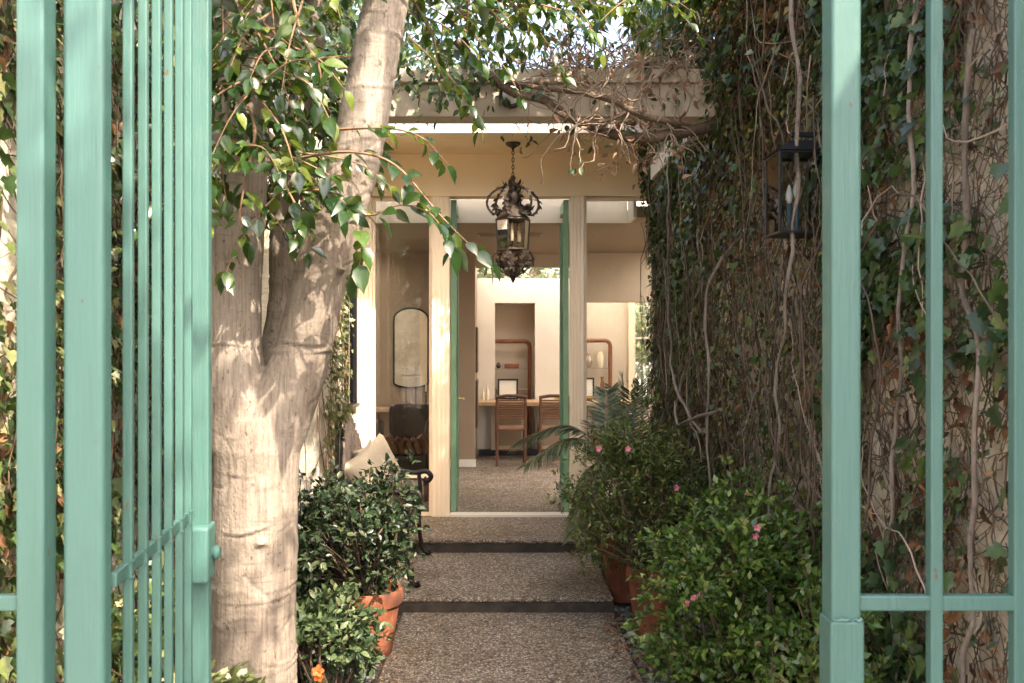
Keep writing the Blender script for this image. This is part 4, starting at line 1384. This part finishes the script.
for k in range(6):
    a_ = 2 * math.pi * (k + 0.2) / 6
    b_ = 2 * math.pi * (k + 1.2) / 6
    p = Vector((LX + 0.118 * math.cos(a_), LY + 0.118 * math.sin(a_), 0))
    q = Vector((LX + 0.118 * math.cos(b_), LY + 0.118 * math.sin(b_), 0))
    pb = Vector((LX + 0.105 * math.cos(a_), LY + 0.105 * math.sin(a_), 0))
    qb = Vector((LX + 0.105 * math.cos(b_), LY + 0.105 * math.sin(b_), 0))
    cg.tube([p + Vector((0, 0, zc)), pb + Vector((0, 0, zb))], 0.006, 6)
    cg.tube([p + Vector((0, 0, zc)), q + Vector((0, 0, zc))], 0.008, 6)
    cg.tube([pb + Vector((0, 0, zb)), qb + Vector((0, 0, zb))], 0.008, 6)
    pn = MB()
    i_ = 0.006
    pn.v = [tuple(x) for x in (p + Vector((0, 0, zc - i_)), q + Vector((0, 0, zc - i_)), qb + Vector((0, 0, zb + i_)), pb + Vector((0, 0, zb + i_)))]
    pn.f = [(0, 1, 2, 3)]
    pn.build('pane', M['lampglass'], lan)
cg.build('cage', M['rust'], lan, smooth=True)
cd = MB()
cd.lathe((LX, LY, zb - 0.01), [(0.05, 0), (0.06, 0.01), (0.02, 0.02), (0.01, 0.05)], 14)
for k in range(3):
    a_ = 2 * math.pi * k / 3 + 0.4
    cd.tube([(LX, LY, zb + 0.04), (LX + 0.03 * math.cos(a_), LY + 0.03 * math.sin(a_), zb + 0.03), (LX + 0.045 * math.cos(a_), LY + 0.045 * math.sin(a_), zb + 0.06)], 0.005, 6)
    MB().lathe((LX + 0.045 * math.cos(a_), LY + 0.045 * math.sin(a_), zb + 0.06), [(0.011, 0), (0.011, 0.075), (0.006, 0.078), (0.010, 0.095), (0.004, 0.125)], 10).build('candle', M['ivorycandle'], lan, smooth=True)
cd.build('candle_holder', M['rust'], lan, smooth=True)
MB().lathe((LX, LY, zb - 0.15), [(0.006, 0.03), (0.02, 0.0), (0.012, -0.02), (0.02, -0.035), (0.014, -0.055), (0.003, -0.075)], 14).build('finial', M['rust'], lan, smooth=True)

lan.location = P(513, 143, 7.24)
lan.scale = (1.173, 1.173, 1.173)

# ------------------------------------------------------------------ black wall lantern among the ivy
wl = thing('wall_lantern', 'black box lantern with two candle bulbs on the ivy wall', 'lantern', (1.18, 3.6, 2.3))
x0, x1, y0, y1, z0, z1 = 1.085, 1.27, 3.50, 3.69, 2.075, 2.40
t = 0.011
fr = MB()
for x in (x0, x1 - t):
    for y in (y0, y1 - t):
        fr.box(x, x + t, y, y + t, z0, z1)
for z in (z0, z1 - t):
    fr.box(x0 + t, x1 - t, y0, y0 + t, z + .001, z + t).box(x0 + t, x1 - t, y1 - t, y1, z + .001, z + t)
    fr.box(x0, x0 + t, y0 + t, y1 - t, z + .001, z + t).box(x1 - t, x1, y0 + t, y1 - t, z + .001, z + t)
fr.build('frame', M['black'], wl, bevel=0.002)
cp = MB()
cp.v = [(x0 - .01, y0 - .01, z1), (x1 + .01, y0 - .01, z1), (x1 + .01, y1 + .01, z1), (x0 - .01, y1 + .01, z1), (x0 + .07, y0 + .06, z1 + .05), (x1 - .04, y0 + .06, z1 + .05), (x1 - .04, y1 - .06, z1 + .05), (x0 + .07, y1 - .06, z1 + .05)]
cp.f = [(0, 3, 2, 1), (4, 5, 6, 7), (0, 1, 5, 4), (1, 2, 6, 5), (2, 3, 7, 6), (3, 0, 4, 7)]
cp.build('roof', M['black'], wl)
MB().box(1.27, 1.372, 3.57, 3.62, 2.2, 2.50).box(1.16, 1.30, 3.585, 3.605, 2.47, 2.49).box(1.17, 1.19, 3.585, 3.605, 2.445, 2.47).build('bracket', M['black'], wl, bevel=0.003)
MB().box(x0 + t, x1 - t, y0 + .004, y0 + .007, z0 + t, z1 - t).build('pane', M['glass'], wl)
MB().box(x0 + .004, x0 + .007, y0 + t, y1 - t, z0 + t, z1 - t).build('pane', M['glass'], wl)
MB().box(x0 + t, x1 - t, y1 - .007, y1 - .004, z0 + t, z1 - t).build('pane', M['glass'], wl)
MB().box(x0 + t, x1 - t, y0 + t, y1 - t, z0 + 0.002, z0 + 0.010).build('base_plate', M['black'], wl)
for xx, hh in ((1.155, 0.12), (1.185, 0.14)):
    cdl = MB().lathe((xx, 3.595, z0 + 0.010), [(0.010, 0), (0.010, hh)], 12).build('candle', M['candle'], wl, smooth=True)
    MB().lathe((xx, 3.595, z0 + 0.010 + hh), [(0.007, 0), (0.014, 0.02), (0.015, 0.035), (0.008, 0.06), (0.002, 0.075)], 12).build('bulb', M['bulb'], cdl, smooth=True)

# ------------------------------------------------------------------ iron bench with cushions
bench = thing('bench', 'black wrought iron bench with wire lattice back beside the wing wall', 'bench', (-0.85, 6.2, Z1))
BX0, BX1 = -1.0, -0.58
for y in (5.76, 6.66):
    lg = MB()
    lg.tube(catmull([(BX1 - 0.02, y, Z1 + 0.60), (BX1 - 0.01, y, Z1 + 0.45), (BX1 - 0.02, y, Z1 + 0.25), (BX1 + 0.0, y, Z1 + 0.08), (BX1 + 0.035, y, Z1 + 0.022), (BX1 + 0.065, y, Z1 + 0.03)], 6), [0.016] * 25 + [0.02] * 6, 8)
    lg.build('leg', M['iron'], bench, smooth=True)
    MB().tube(catmull([(BX0, y, Z1 + 0.4), (BX0 - 0.02, y, Z1 + 0.2), (BX0 - 0.06, y, Z1 + 0.012)], 6), 0.014, 8).build('leg', M['iron'], bench, smooth=True)
    MB().tube(catmull([(BX0, y, Z1 + 0.68), (BX0 + 0.2, y, Z1 + 0.64), (BX1 - 0.06, y, Z1 + 0.61), (BX1 + 0.03, y, Z1 + 0.62), (BX1 + 0.07, y, Z1 + 0.585), (BX1 + 0.045, y, Z1 + 0.55), (BX1 + 0.015, y, Z1 + 0.57)], 6), 0.019, 10).build('arm', M['iron'], bench, smooth=True)
s_ = MB()
for k in range(9):
    x = BX0 + 0.02 + (BX1 - BX0 - 0.02) * k / 8
    s_.box(x - 0.018, x + 0.018, 5.76, 6.66, Z1 + 0.415, Z1 + 0.43)
s_.build('seat', M['iron'], bench, bevel=0.003)
MB().tube([(BX0, 5.76, Z1 + 0.41), (BX1, 5.76, Z1 + 0.41), (BX1, 6.66, Z1 + 0.41), (BX0, 6.66, Z1 + 0.41), (BX0, 5.76, Z1 + 0.41)], 0.013, 8, cap=False).build('seat_frame', M['iron'], bench, smooth=True)
bkf = MB()
arc = [(BX0 - 0.03 - 0.05 * math.sin(math.pi * k / 12), 5.76 + 0.90 * k / 12, Z1 + 0.68 + 0.38 * math.sin(math.pi * k / 12) ** 0.7) for k in range(13)]
bkf.tube([(BX0, 5.76, Z1 + 0.41)] + arc + [(BX0, 6.66, Z1 + 0.41)], 0.012, 8)
bkf.build('back_frame', M['iron'], bench, smooth=True)
lt = MB()
for k in range(-6, 14):
    for sg in (1, -1):
        pts = []
        for i in range(25):
            zz = i / 24 * 0.66
            yy = 5.76 + 0.075 * k + sg * zz * 0.75 + (0.3 if sg < 0 else 0)
            if 5.77 < yy < 6.65:
                f_ = math.sin(math.pi * (yy - 5.76) / 0.90)
                top = 0.27 + 0.38 * max(0, f_) ** 0.7
                if zz < top:
                    pts.append((BX0 - 0.03 * zz - 0.05 * f_ * zz + 0.004 * sg, yy, Z1 + 0.42 + zz))
        if len(pts) > 2:
            lt.tube(pts, 0.0085, 6)
lt.build('back_lattice', M['vinebark'], bench, smooth=True)


def cushion(label, c, face, roll, w, h, t):
    n_ = 18
    mb = MB()
    fz = Vector(face).normalized()
    fx = Vector((0, 0, 1)).cross(fz).normalized()
    fy = fz.cross(fx)
    fx, fy = fx * math.cos(roll) + fy * math.sin(roll), fy * math.cos(roll) - fx * math.sin(roll)
    for s in (1, -1):
        b0 = len(mb.v)
        for j in range(n_ + 1):
            for i in range(n_ + 1):
                u, v = i / n_ * 2 - 1, j / n_ * 2 - 1
                pin = 1 - 0.17 * (1 - abs(u) ** 2) * abs(v) ** 3
                pin2 = 1 - 0.17 * (1 - abs(v) ** 2) * abs(u) ** 3
                th_ = ((1 - u ** 4) * (1 - v ** 4)) ** 0.5 * (1 + 0.12 * noise.noise(Vector((u * 2.2, v * 2.2, c[0] * 9 + s))))
                p = Vector(c) + fx * (u * w / 2 * pin2) + fy * (v * h / 2 * pin) + fz * (s * t / 2 * th_)
                mb.v.append(tuple(p))
        for j in range(n_):
            for i in range(n_):
                a_ = b0 + j * (n_ + 1) + i
                q = (a_, a_ + 1, a_ + n_ + 2, a_ + n_ + 1)
                mb.f.append(q if s > 0 else tuple(reversed(q)))
    o = mb.build('cushion', M['linen'], None, smooth=True)
    bm = bmesh.new()
    bm.from_mesh(o.data)
    bmesh.ops.remove_doubles(bm, verts=bm.verts, dist=0.0008)
    bm.to_mesh(o.data)
    bm.free()
    return tag(o, label, 'cushion', 'cream cushions on the bench')


cushion('cream linen cushion at the front, leaning nearest the potted shrub', (-0.88, 6.02, 0.77), (0.72, -0.62, 0.36), 0.42, 0.37, 0.37, 0.15)
cushion('cream linen cushion standing behind the other one on the bench', (-0.86, 6.32, 0.80), (0.8, -0.5, 0.33), 0.30, 0.37, 0.37, 0.14)

# ------------------------------------------------------------------ pots and plants
def pot(label, x, y, z, r, h):
    t = thing('plant_pot', label, 'plant pot', (x, y, z), 'terracotta pots')
    pr = [(r * 0.62, 0), (r * 0.66, 0.004), (r * 0.9, h * 0.74), (r * 0.9, h * 0.76), (r * 0.98, h * 0.78), (r * 1.02, h * 0.86), (r, h * 0.97), (r * 0.96, h), (r * 0.88, h * 0.99), (r * 0.84, h * 0.86)]
    m_ = MB().lathe((x, y, z), pr, 40)
    m_.build('shell', M['terracotta'], t, smooth=True)
    MB().lathe((x, y, z + h * 0.85), [(r * 0.85, 0), (r * 0.5, 0.015), (0.01, 0.02)], 24).build('soil', M['soil'], t, smooth=True)
    return t


def lump(d, s):
    return 1 + 0.28 * noise.noise(Vector(d) * 1.7 + Vector((s, s * 2, 0))) + 0.14 * noise.noise(Vector(d) * 4 + Vector((s, 0, s)))


def shrub(name, label, cat, base, cen, rad, tips, per, size, leaf, mat, stemmat, seed, shell=0.42, nstem=60, flowers=None, second=None, group=None, dry=0):
    t = thing(name, label, cat, base, group)
    cen = Vector(cen)
    base = Vector(base)
    TP, TO = [], []
    subs = []
    nsub = max(8, tips // 16)
    for _ in range(nsub):
        d = Vector(unit(rnd(1))[0])
        q = random.random() ** shell * lump(d, seed) * random.choice((0.86, 0.95, 1.0, 1.1))
        subs.append((cen + Vector((d.x * rad[0], d.y * rad[1], d.z * rad[2])) * q, d))
    cs = 0.42 * (rad[0] * rad[1] * rad[2]) ** (1 / 3) * (60 / nsub) ** 0.25
    for k_ in range(tips):
        c0, d0 = subs[k_ % nsub]
        e = Vector(unit(rnd(1))[0])
        p = c0 + (e + d0 * 0.3) * cs * random.random() ** 0.5 * 0.8
        if p.z < base.z + 0.03:
            continue
        TP.append(p)
        TO.append((d0 + e * 0.7).normalized())
    m_ = MB()
    for i in random.sample(range(len(TP)), min(nstem, len(TP))):
        p = TP[i]
        b = base + Vector((random.gauss(0, 0.03), random.gauss(0, 0.03), 0))
        mid = b.lerp(p, 0.5) + Vector((random.gauss(0, .04), random.gauss(0, .04), 0.04))
        c = catmull([b, mid, p], 4)
        m_.tube(c, [0.006 * (1 - 0.7 * k / len(c)) + 0.0008 for k in range(len(c))], 5)
    m_.build('stems', M[stemmat], t, smooth=True)
    n = len(TP) * per
    TPn = np.repeat(np.array(TP), per, 0)
    TOn = np.repeat(np.array(TO), per, 0)
    d = unit(rnd(n)) + TOn * 0.75 + np.array([0, 0, 0.15])
    nn = TOn * 0.4 + np.array([0, -0.1, 0.9]) + rnd(n, 0.4)
    sz = RNG.uniform(size[0], size[1], n)
    pos = TPn + rnd(n, size[1] * 0.25)
    if second:
        pick = RNG.random(n) < second[1]
        scatter('foliage', leaf, pos[~pick], d[~pick], nn[~pick], sz[~pick], M[mat], t)
        scatter('older_foliage', leaf, pos[pick], d[pick], nn[pick], sz[pick], M[second[0]], t)
    else:
        scatter('foliage', leaf, pos, d, nn, sz, M[mat], t)
    if dry:
        k = RNG.integers(0, n, dry)
        scatter('dead_leaves', T_CURL, pos[k], rnd(dry) + np.array([0, 0, -0.7]), rnd(dry), RNG.uniform(0.025, 0.045, dry), M['dead'], t)
    if flowers:
        fm, pts, fs = flowers
        for p, face in pts:
            fd = Vector(face).normalized()
            fu = fd.orthogonal().normalized()
            fv = fd.cross(fu)
            dd, nn2 = [], []
            for k in range(5):
                a_ = k * 2 * math.pi / 5 + random.uniform(-.2, .2)
                e = fu * math.cos(a_) + fv * math.sin(a_)
                dd.append(tuple(e + fd * 0.55))
                nn2.append(tuple(fd - e * 0.5))
            scatter('flower', T_PETAL, [tuple(p)] * 5, dd, nn2, fs, M[fm], t)
    return t


# big azalea on the right
shrub('azalea', 'large bushy green azalea with a few pink blooms behind the gate post', 'shrub', (1.02, 3.75, -0.02), (1.02, 3.75, 0.52), (0.34, 0.43, 0.50), 2300, 8, (0.025, 0.046), T_SMALL, 'azalea', 'drytwig', 3.1, 0.3, 90,
      ('pink', [(P(757, 528, 3.42), (-0.2, -1, 0.3)), (P(756, 536, 3.43), (-0.6, -1, -0.2)), (P(694, 598, 3.45), (-0.5, -1, 0.2)), (P(688, 603, 3.45), (-1, -0.6, 0.1)), (P(700, 596, 3.46), (0.2, -1, 0.5))], 0.014), ('azold', 0.15), dry=50)
# low plants beneath the gate post and wall
shrub('azalea', 'lower azalea growing behind the fence bars at the wall foot', 'shrub', (1.15, 2.95, -0.02), (1.13, 2.95, 0.33), (0.22, 0.40, 0.42), 520, 8, (0.025, 0.045), T_SMALL, 'azalea', 'drytwig', 5.1, 0.35, 40, None, ('azold', 0.3))

pot('round rimmed terracotta pot at the step holding the taller azalea', 0.86, 5.12, -0.012, 0.14, 0.40)
pot('terracotta pot half hidden behind the nearer pot by the landing', 0.80, 5.85, -0.012, 0.15, 0.42)
pot('terracotta pot with dark shrub on the bench side of the path', -0.70, 4.80, -0.012, 0.18, 0.36)
pot('small terracotta pot holding the feathery palm near the window', 0.98, 6.9, -0.012, 0.15, 0.36)
shrub('azalea', 'rounded olive green azalea with pink blooms in a terracotta pot', 'shrub', (0.86, 5.12, 0.33), (0.80, 5.16, 0.76), (0.36, 0.38, 0.46), 1700, 8, (0.022, 0.045), T_NARROW, 'azold', 'drytwig', 8.3, 0.33, 90,
      ('pink', [(P(599, 449, 4.78), (-0.2, -1, 0.3)), (P(628, 449, 4.75), (0.1, -1, 0.3)), (P(676, 488, 4.7), (0.3, -1, 0.2))], 0.018), ('azalea', 0.35), dry=90)
shrub('camellia', 'dark glossy leaved shrub in the pot before the bench', 'shrub', (-0.72, 4.80, 0.29), (-0.80, 4.72, 0.55), (0.36, 0.36, 0.36), 560, 6, (0.03, 0.055), T_LEAF, 'camellia', 'drytwig', 12.7, 0.36, 100, None, ('hibiscus', 0.10))
shrub('camellia', 'tall dark shrub filling the bed between tree trunk and bench', 'shrub', (-1.15, 5.0, 0.0), (-1.08, 4.95, 0.42), (0.34, 0.45, 0.38), 900, 6, (0.03, 0.06), T_LEAF, 'camellia', 'drytwig', 15.2, 0.36, 80)
shrub('camellia', 'airy shrub spilling before the bench arm', 'shrub', (-0.72, 5.05, 0.28), (-0.66, 5.05, 0.66), (0.24, 0.22, 0.24), 150, 6, (0.03, 0.055), T_LEAF, 'camellia', 'drytwig', 17.2, 0.5, 60, None, ('hibiscus', 0.2))
shrub('hibiscus', 'low soft green shrub with one orange bloom beside the trunk', 'shrub', (-0.78, 4.05, -0.02), (-0.83, 4.12, 0.24), (0.20, 0.25, 0.25), 380, 6, (0.03, 0.06), T_LEAF, 'hibiscus', 'drytwig', 19.9, 0.4, 50,
      ('orange', [(P(318, 671, 3.78), (0.1, -1, 0.4)), (P(319, 676, 3.78), (-0.3, -1, 0.0))], 0.026))
shrub('groundcover_plant', 'bright leafy young plant at the foot of the tree trunk', 'plant', (-0.95, 2.85, 0.0), (-0.93, 2.82, 0.42), (0.17, 0.12, 0.30), 150, 5, (0.03, 0.055), T_IVY, 'ivylit', 'twig', 23.0, 0.5, 60)
shrub('groundcover_plant', 'leafy plant behind the lower gate bars', 'plant', (-1.18, 3.2, 0.0), (-1.2, 3.2, 0.45), (0.24, 0.4, 0.42), 330, 6, (0.03, 0.06), T_IVY, 'ivy', 'twig', 27.0, 0.45, 60, None, ('ivylit', 0.35))
shrub('fern', 'small green seedling growing from the gravel by the right path edge', 'plant', (0.80, 4.55, -0.01), (0.80, 4.55, 0.06), (0.06, 0.07, 0.07), 40, 5, (0.02, 0.035), T_LEAF, 'azalea', 'twig', 33.0, 0.5, 12)
shrub('boxwood', 'leafy dark bush beside the second pot at the landing edge', 'shrub', (0.93, 6.2, -0.02), (0.92, 6.2, 0.55), (0.30, 0.42, 0.42), 600, 7, (0.022, 0.045), T_NARROW, 'azold', 'drytwig', 31.0, 0.36, 50, None, ('azalea', 0.3))


def palm(label, base, fronds, mat='palm', crown=None):
    t = thing('palm', label, 'palm', base)
    rm = MB()
    PP, DD, NN, SS = [], [], [], []
    if crown:
        rm.tube([base, Vector(base).lerp(Vector(crown), 0.5) + Vector((0.02, 0, 0)), crown], [0.016, 0.013, 0.01], 8)
        base = crown
    for tip, arch, ll in fronds:
        b = Vector(base)
        tip = Vector(tip)
        mid = b.lerp(tip, 0.55) + Vector((0, 0, arch))
        c = catmull([b, b.lerp(mid, 0.5) + Vector((0, 0, arch * 0.35)), mid, tip], 9)
        rm.tube(c, [0.006 * (1 - 0.8 * i / len(c)) + 0.0006 for i in range(len(c))], 5)
        n_ = len(c)
        for i in range(int(n_ * 0.3), n_):
            t_ = (c[min(i + 1, n_ - 1)] - c[i - 1]).normalized()
            lat = t_.cross(Vector((0, 0, 1)))
            lat = lat.normalized() if lat.length > 1e-3 else Vector((1, 0, 0))
            up = lat.cross(t_)
            f_ = (i - n_ * 0.3) / (n_ * 0.7)
            for k in (0, 0.5):
                q = c[i].lerp(c[min(i + 1, n_ - 1)], k)
                for s in (-1, 1):
                    PP.append(q); DD.append(t_ * (0.55 + 0.5 * f_) + lat * s * 0.9 + Vector((0, 0, -0.28)) + Vector((random.gauss(0, .06),) * 3)); NN.append(up + lat * s * -0.3); SS.append(ll * (0.55 + 0.6 * math.sin(math.pi * (0.15 + 0.8 * f_))) * random.uniform(0.9, 1.1))
    rm.build('stalks', M['twig'], t, smooth=True)
    scatter('fronds', T_BLADE, PP, DD, NN, SS, M[mat], t)
    return t


pb_ = (0.80, 5.85, 0.36)
palm('small feathery palm leaning over the landing from the second pot', pb_, [
    (P(520, 440, 5.9), 0.14, 0.20), (P(528, 462, 5.7), 0.12, 0.17), (P(572, 535, 5.6), 0.10, 0.15), (P(588, 520, 5.75), 0.08, 0.13),
    (P(606, 392, 6.1), 0.03, 0.13), (P(640, 398, 6.2), 0.04, 0.13)], crown=tuple(P(608, 455, 5.9)))
palm('pale feathery palm standing before the right window', (0.98, 6.9, 0.3), [
    (P(606, 402, 6.9), 0.05, 0.15), (P(622, 378, 6.9), 0.03, 0.16), (P(640, 384, 6.8), 0.04, 0.16), (P(660, 396, 6.8), 0.05, 0.14), (P(592, 425, 6.7), 0.10, 0.15), (P(630, 392, 6.5), 0.05, 0.15), (P(612, 388, 7.2), 0.05, 0.15)])

# pebbles and litter along the path
def pebbles(n, xr, yr):
    p, d, nn, s = [], [], [], []
    for _ in range(n):
        p.append((random.uniform(*xr), random.uniform(*yr), random.uniform(-0.012, 0.012)))
        d.append((random.gauss(0, 1), random.gauss(0, 1), 0))
        nn.append((random.gauss(0, .25), random.gauss(0, .25), 1))
        s.append(random.uniform(0.022, 0.06))
    return p, d, nn, s


tv, tf = tmpl_ico()
tv = tv * np.array([1.0, 0.75, 0.5])
a = pebbles(1300, (0.71, 1.25), (3.3, 5.6))
b = pebbles(700, (-1.05, -0.62), (3.6, 5.4))
o = scatter('pebbles', (tv, tf), a[0] + b[0], a[1] + b[1], a[2] + b[2], a[3] + b[3], M['pebble'])
tag(o, 'grey river pebbles along both edges of the path', 'pebbles', kind='stuff')
p, d, nn, s = [], [], [], []
for k in range(420):
    xr = random.choice(((0.66, 1.2), (-1.1, -0.58), (0.6, 0.9)))
    p.append((random.uniform(*xr), random.uniform(3.2, 5.5), 0.016 + random.random() * 0.01))
    d.append((random.gauss(0, 1), random.gauss(0, 1), 0.1)); nn.append((random.gauss(0, .3), random.gauss(0, .3), 1)); s.append(random.uniform(0.02, 0.045))
for k in range(60):
    ex = random.choice((-1, 1)) * random.random() ** 0.45
    p.append((0.05 + 0.60 * ex, random.uniform(3.6, 5.5), 0.004))
    d.append((random.gauss(0, 1), random.gauss(0, 1), 0)); nn.append((0.05, 0, 1)); s.append(random.uniform(0.010, 0.028))
for k in range(90):
    p.append((random.uniform(-1.35, -0.85), random.uniform(3.35, 3.9), random.uniform(1.2, 1.3)))
    p[-1] = (random.uniform(-1.2, -0.62), random.uniform(5.2, 5.5), 0.01)
    d.append((random.gauss(0, 1), random.gauss(0, 1), 0.1)); nn.append((random.gauss(0, .3), random.gauss(0, .3), 1)); s.append(random.uniform(0.02, 0.04))
o = scatter('leaf_litter', T_CURL, p, d, nn, s, M['dead'])
tag(o, 'dry brown leaves fallen beside the path', 'leaf litter', kind='stuff')

# ------------------------------------------------------------------ trees beyond
def far_tree(label, base, h, cen, rad, n, size, mat, seed):
    t = thing('tree', label, 'tree', base)
    m_ = MB()
    b = Vector(base)
    cen = Vector(cen)
    m_.tube(catmull([b, b.lerp(cen, 0.5) + Vector((0.1, 0, 0)), cen], 6), [0.16 - 0.008 * i for i in range(13)], 10)
    TP, TO = [], []
    for _ in range(n // 9):
        d = Vector(unit(rnd(1))[0])
        q = random.random() ** 0.45 * lump(d, seed)
        TP.append(cen + Vector((d.x * rad[0], d.y * rad[1], d.z * rad[2])) * q)
        TO.append(d)
    for i in range(0, min(len(TP), 60)):
        m_.tube(catmull([cen - Vector((0, 0, 0.5 * random.random())), cen.lerp(TP[i], 0.5) + Vector((0, 0, 0.1)), TP[i]], 3), [0.035, 0.03, 0.025, 0.02, 0.015, 0.01, 0.006], 5)
    m_.build('trunk', M['darkbark'], t, smooth=True)
    n = len(TP) * 9
    pos = np.repeat(np.array(TP), 9, 0) + rnd(n, 0.09)
    d = unit(rnd(n)) + np.array([0, 0, -0.4])
    scatter('crown', T_LEAF, pos, d, rnd(n, 0.5) + np.array([0, 0, 0.8]), RNG.uniform(size[0], size[1], n), M[mat], t)
    return t


far_tree('dark leafy tree rising behind the pale wall and forked trunk', (-3.3, 6.4, -0.05), 5, (-2.6, 6.9, 4.2), (1.9, 1.9, 2.0), 10000, (0.07, 0.13), 'ivy', 41)
far_tree('leafy tree growing outside the small rear window', (3.6, 16.0, -0.05), 5, (3.1, 15.5, 2.0), (1.4, 1.2, 1.7), 3500, (0.08, 0.15), 'ivylit', 43)
far_tree('bushy tree seen through the strip window over the white wall', (0.3, 18.5, -0.05), 4, (0.3, 18.5, 2.9), (3.0, 1.2, 1.2), 3500, (0.1, 0.18), 'ivylit', 47)
far_tree('unseen leafy tree added on the pavement side to shade the gate', (2.3, -1.2, -0.05), 5, (0.95, -0.75, 4.75), (0.95, 0.75, 0.65), 5600, (0.07, 0.12), 'ficus', 53)  # added behind the camera so its crown keeps sun off the gate
far_tree('broad leafy tree standing behind the flat roof of the house', (-2.4, 14.6, -0.05), 6, (-2.3, 14.6, 5.9), (2.5, 1.5, 2.9), 6500, (0.1, 0.18), 'ivy', 59)
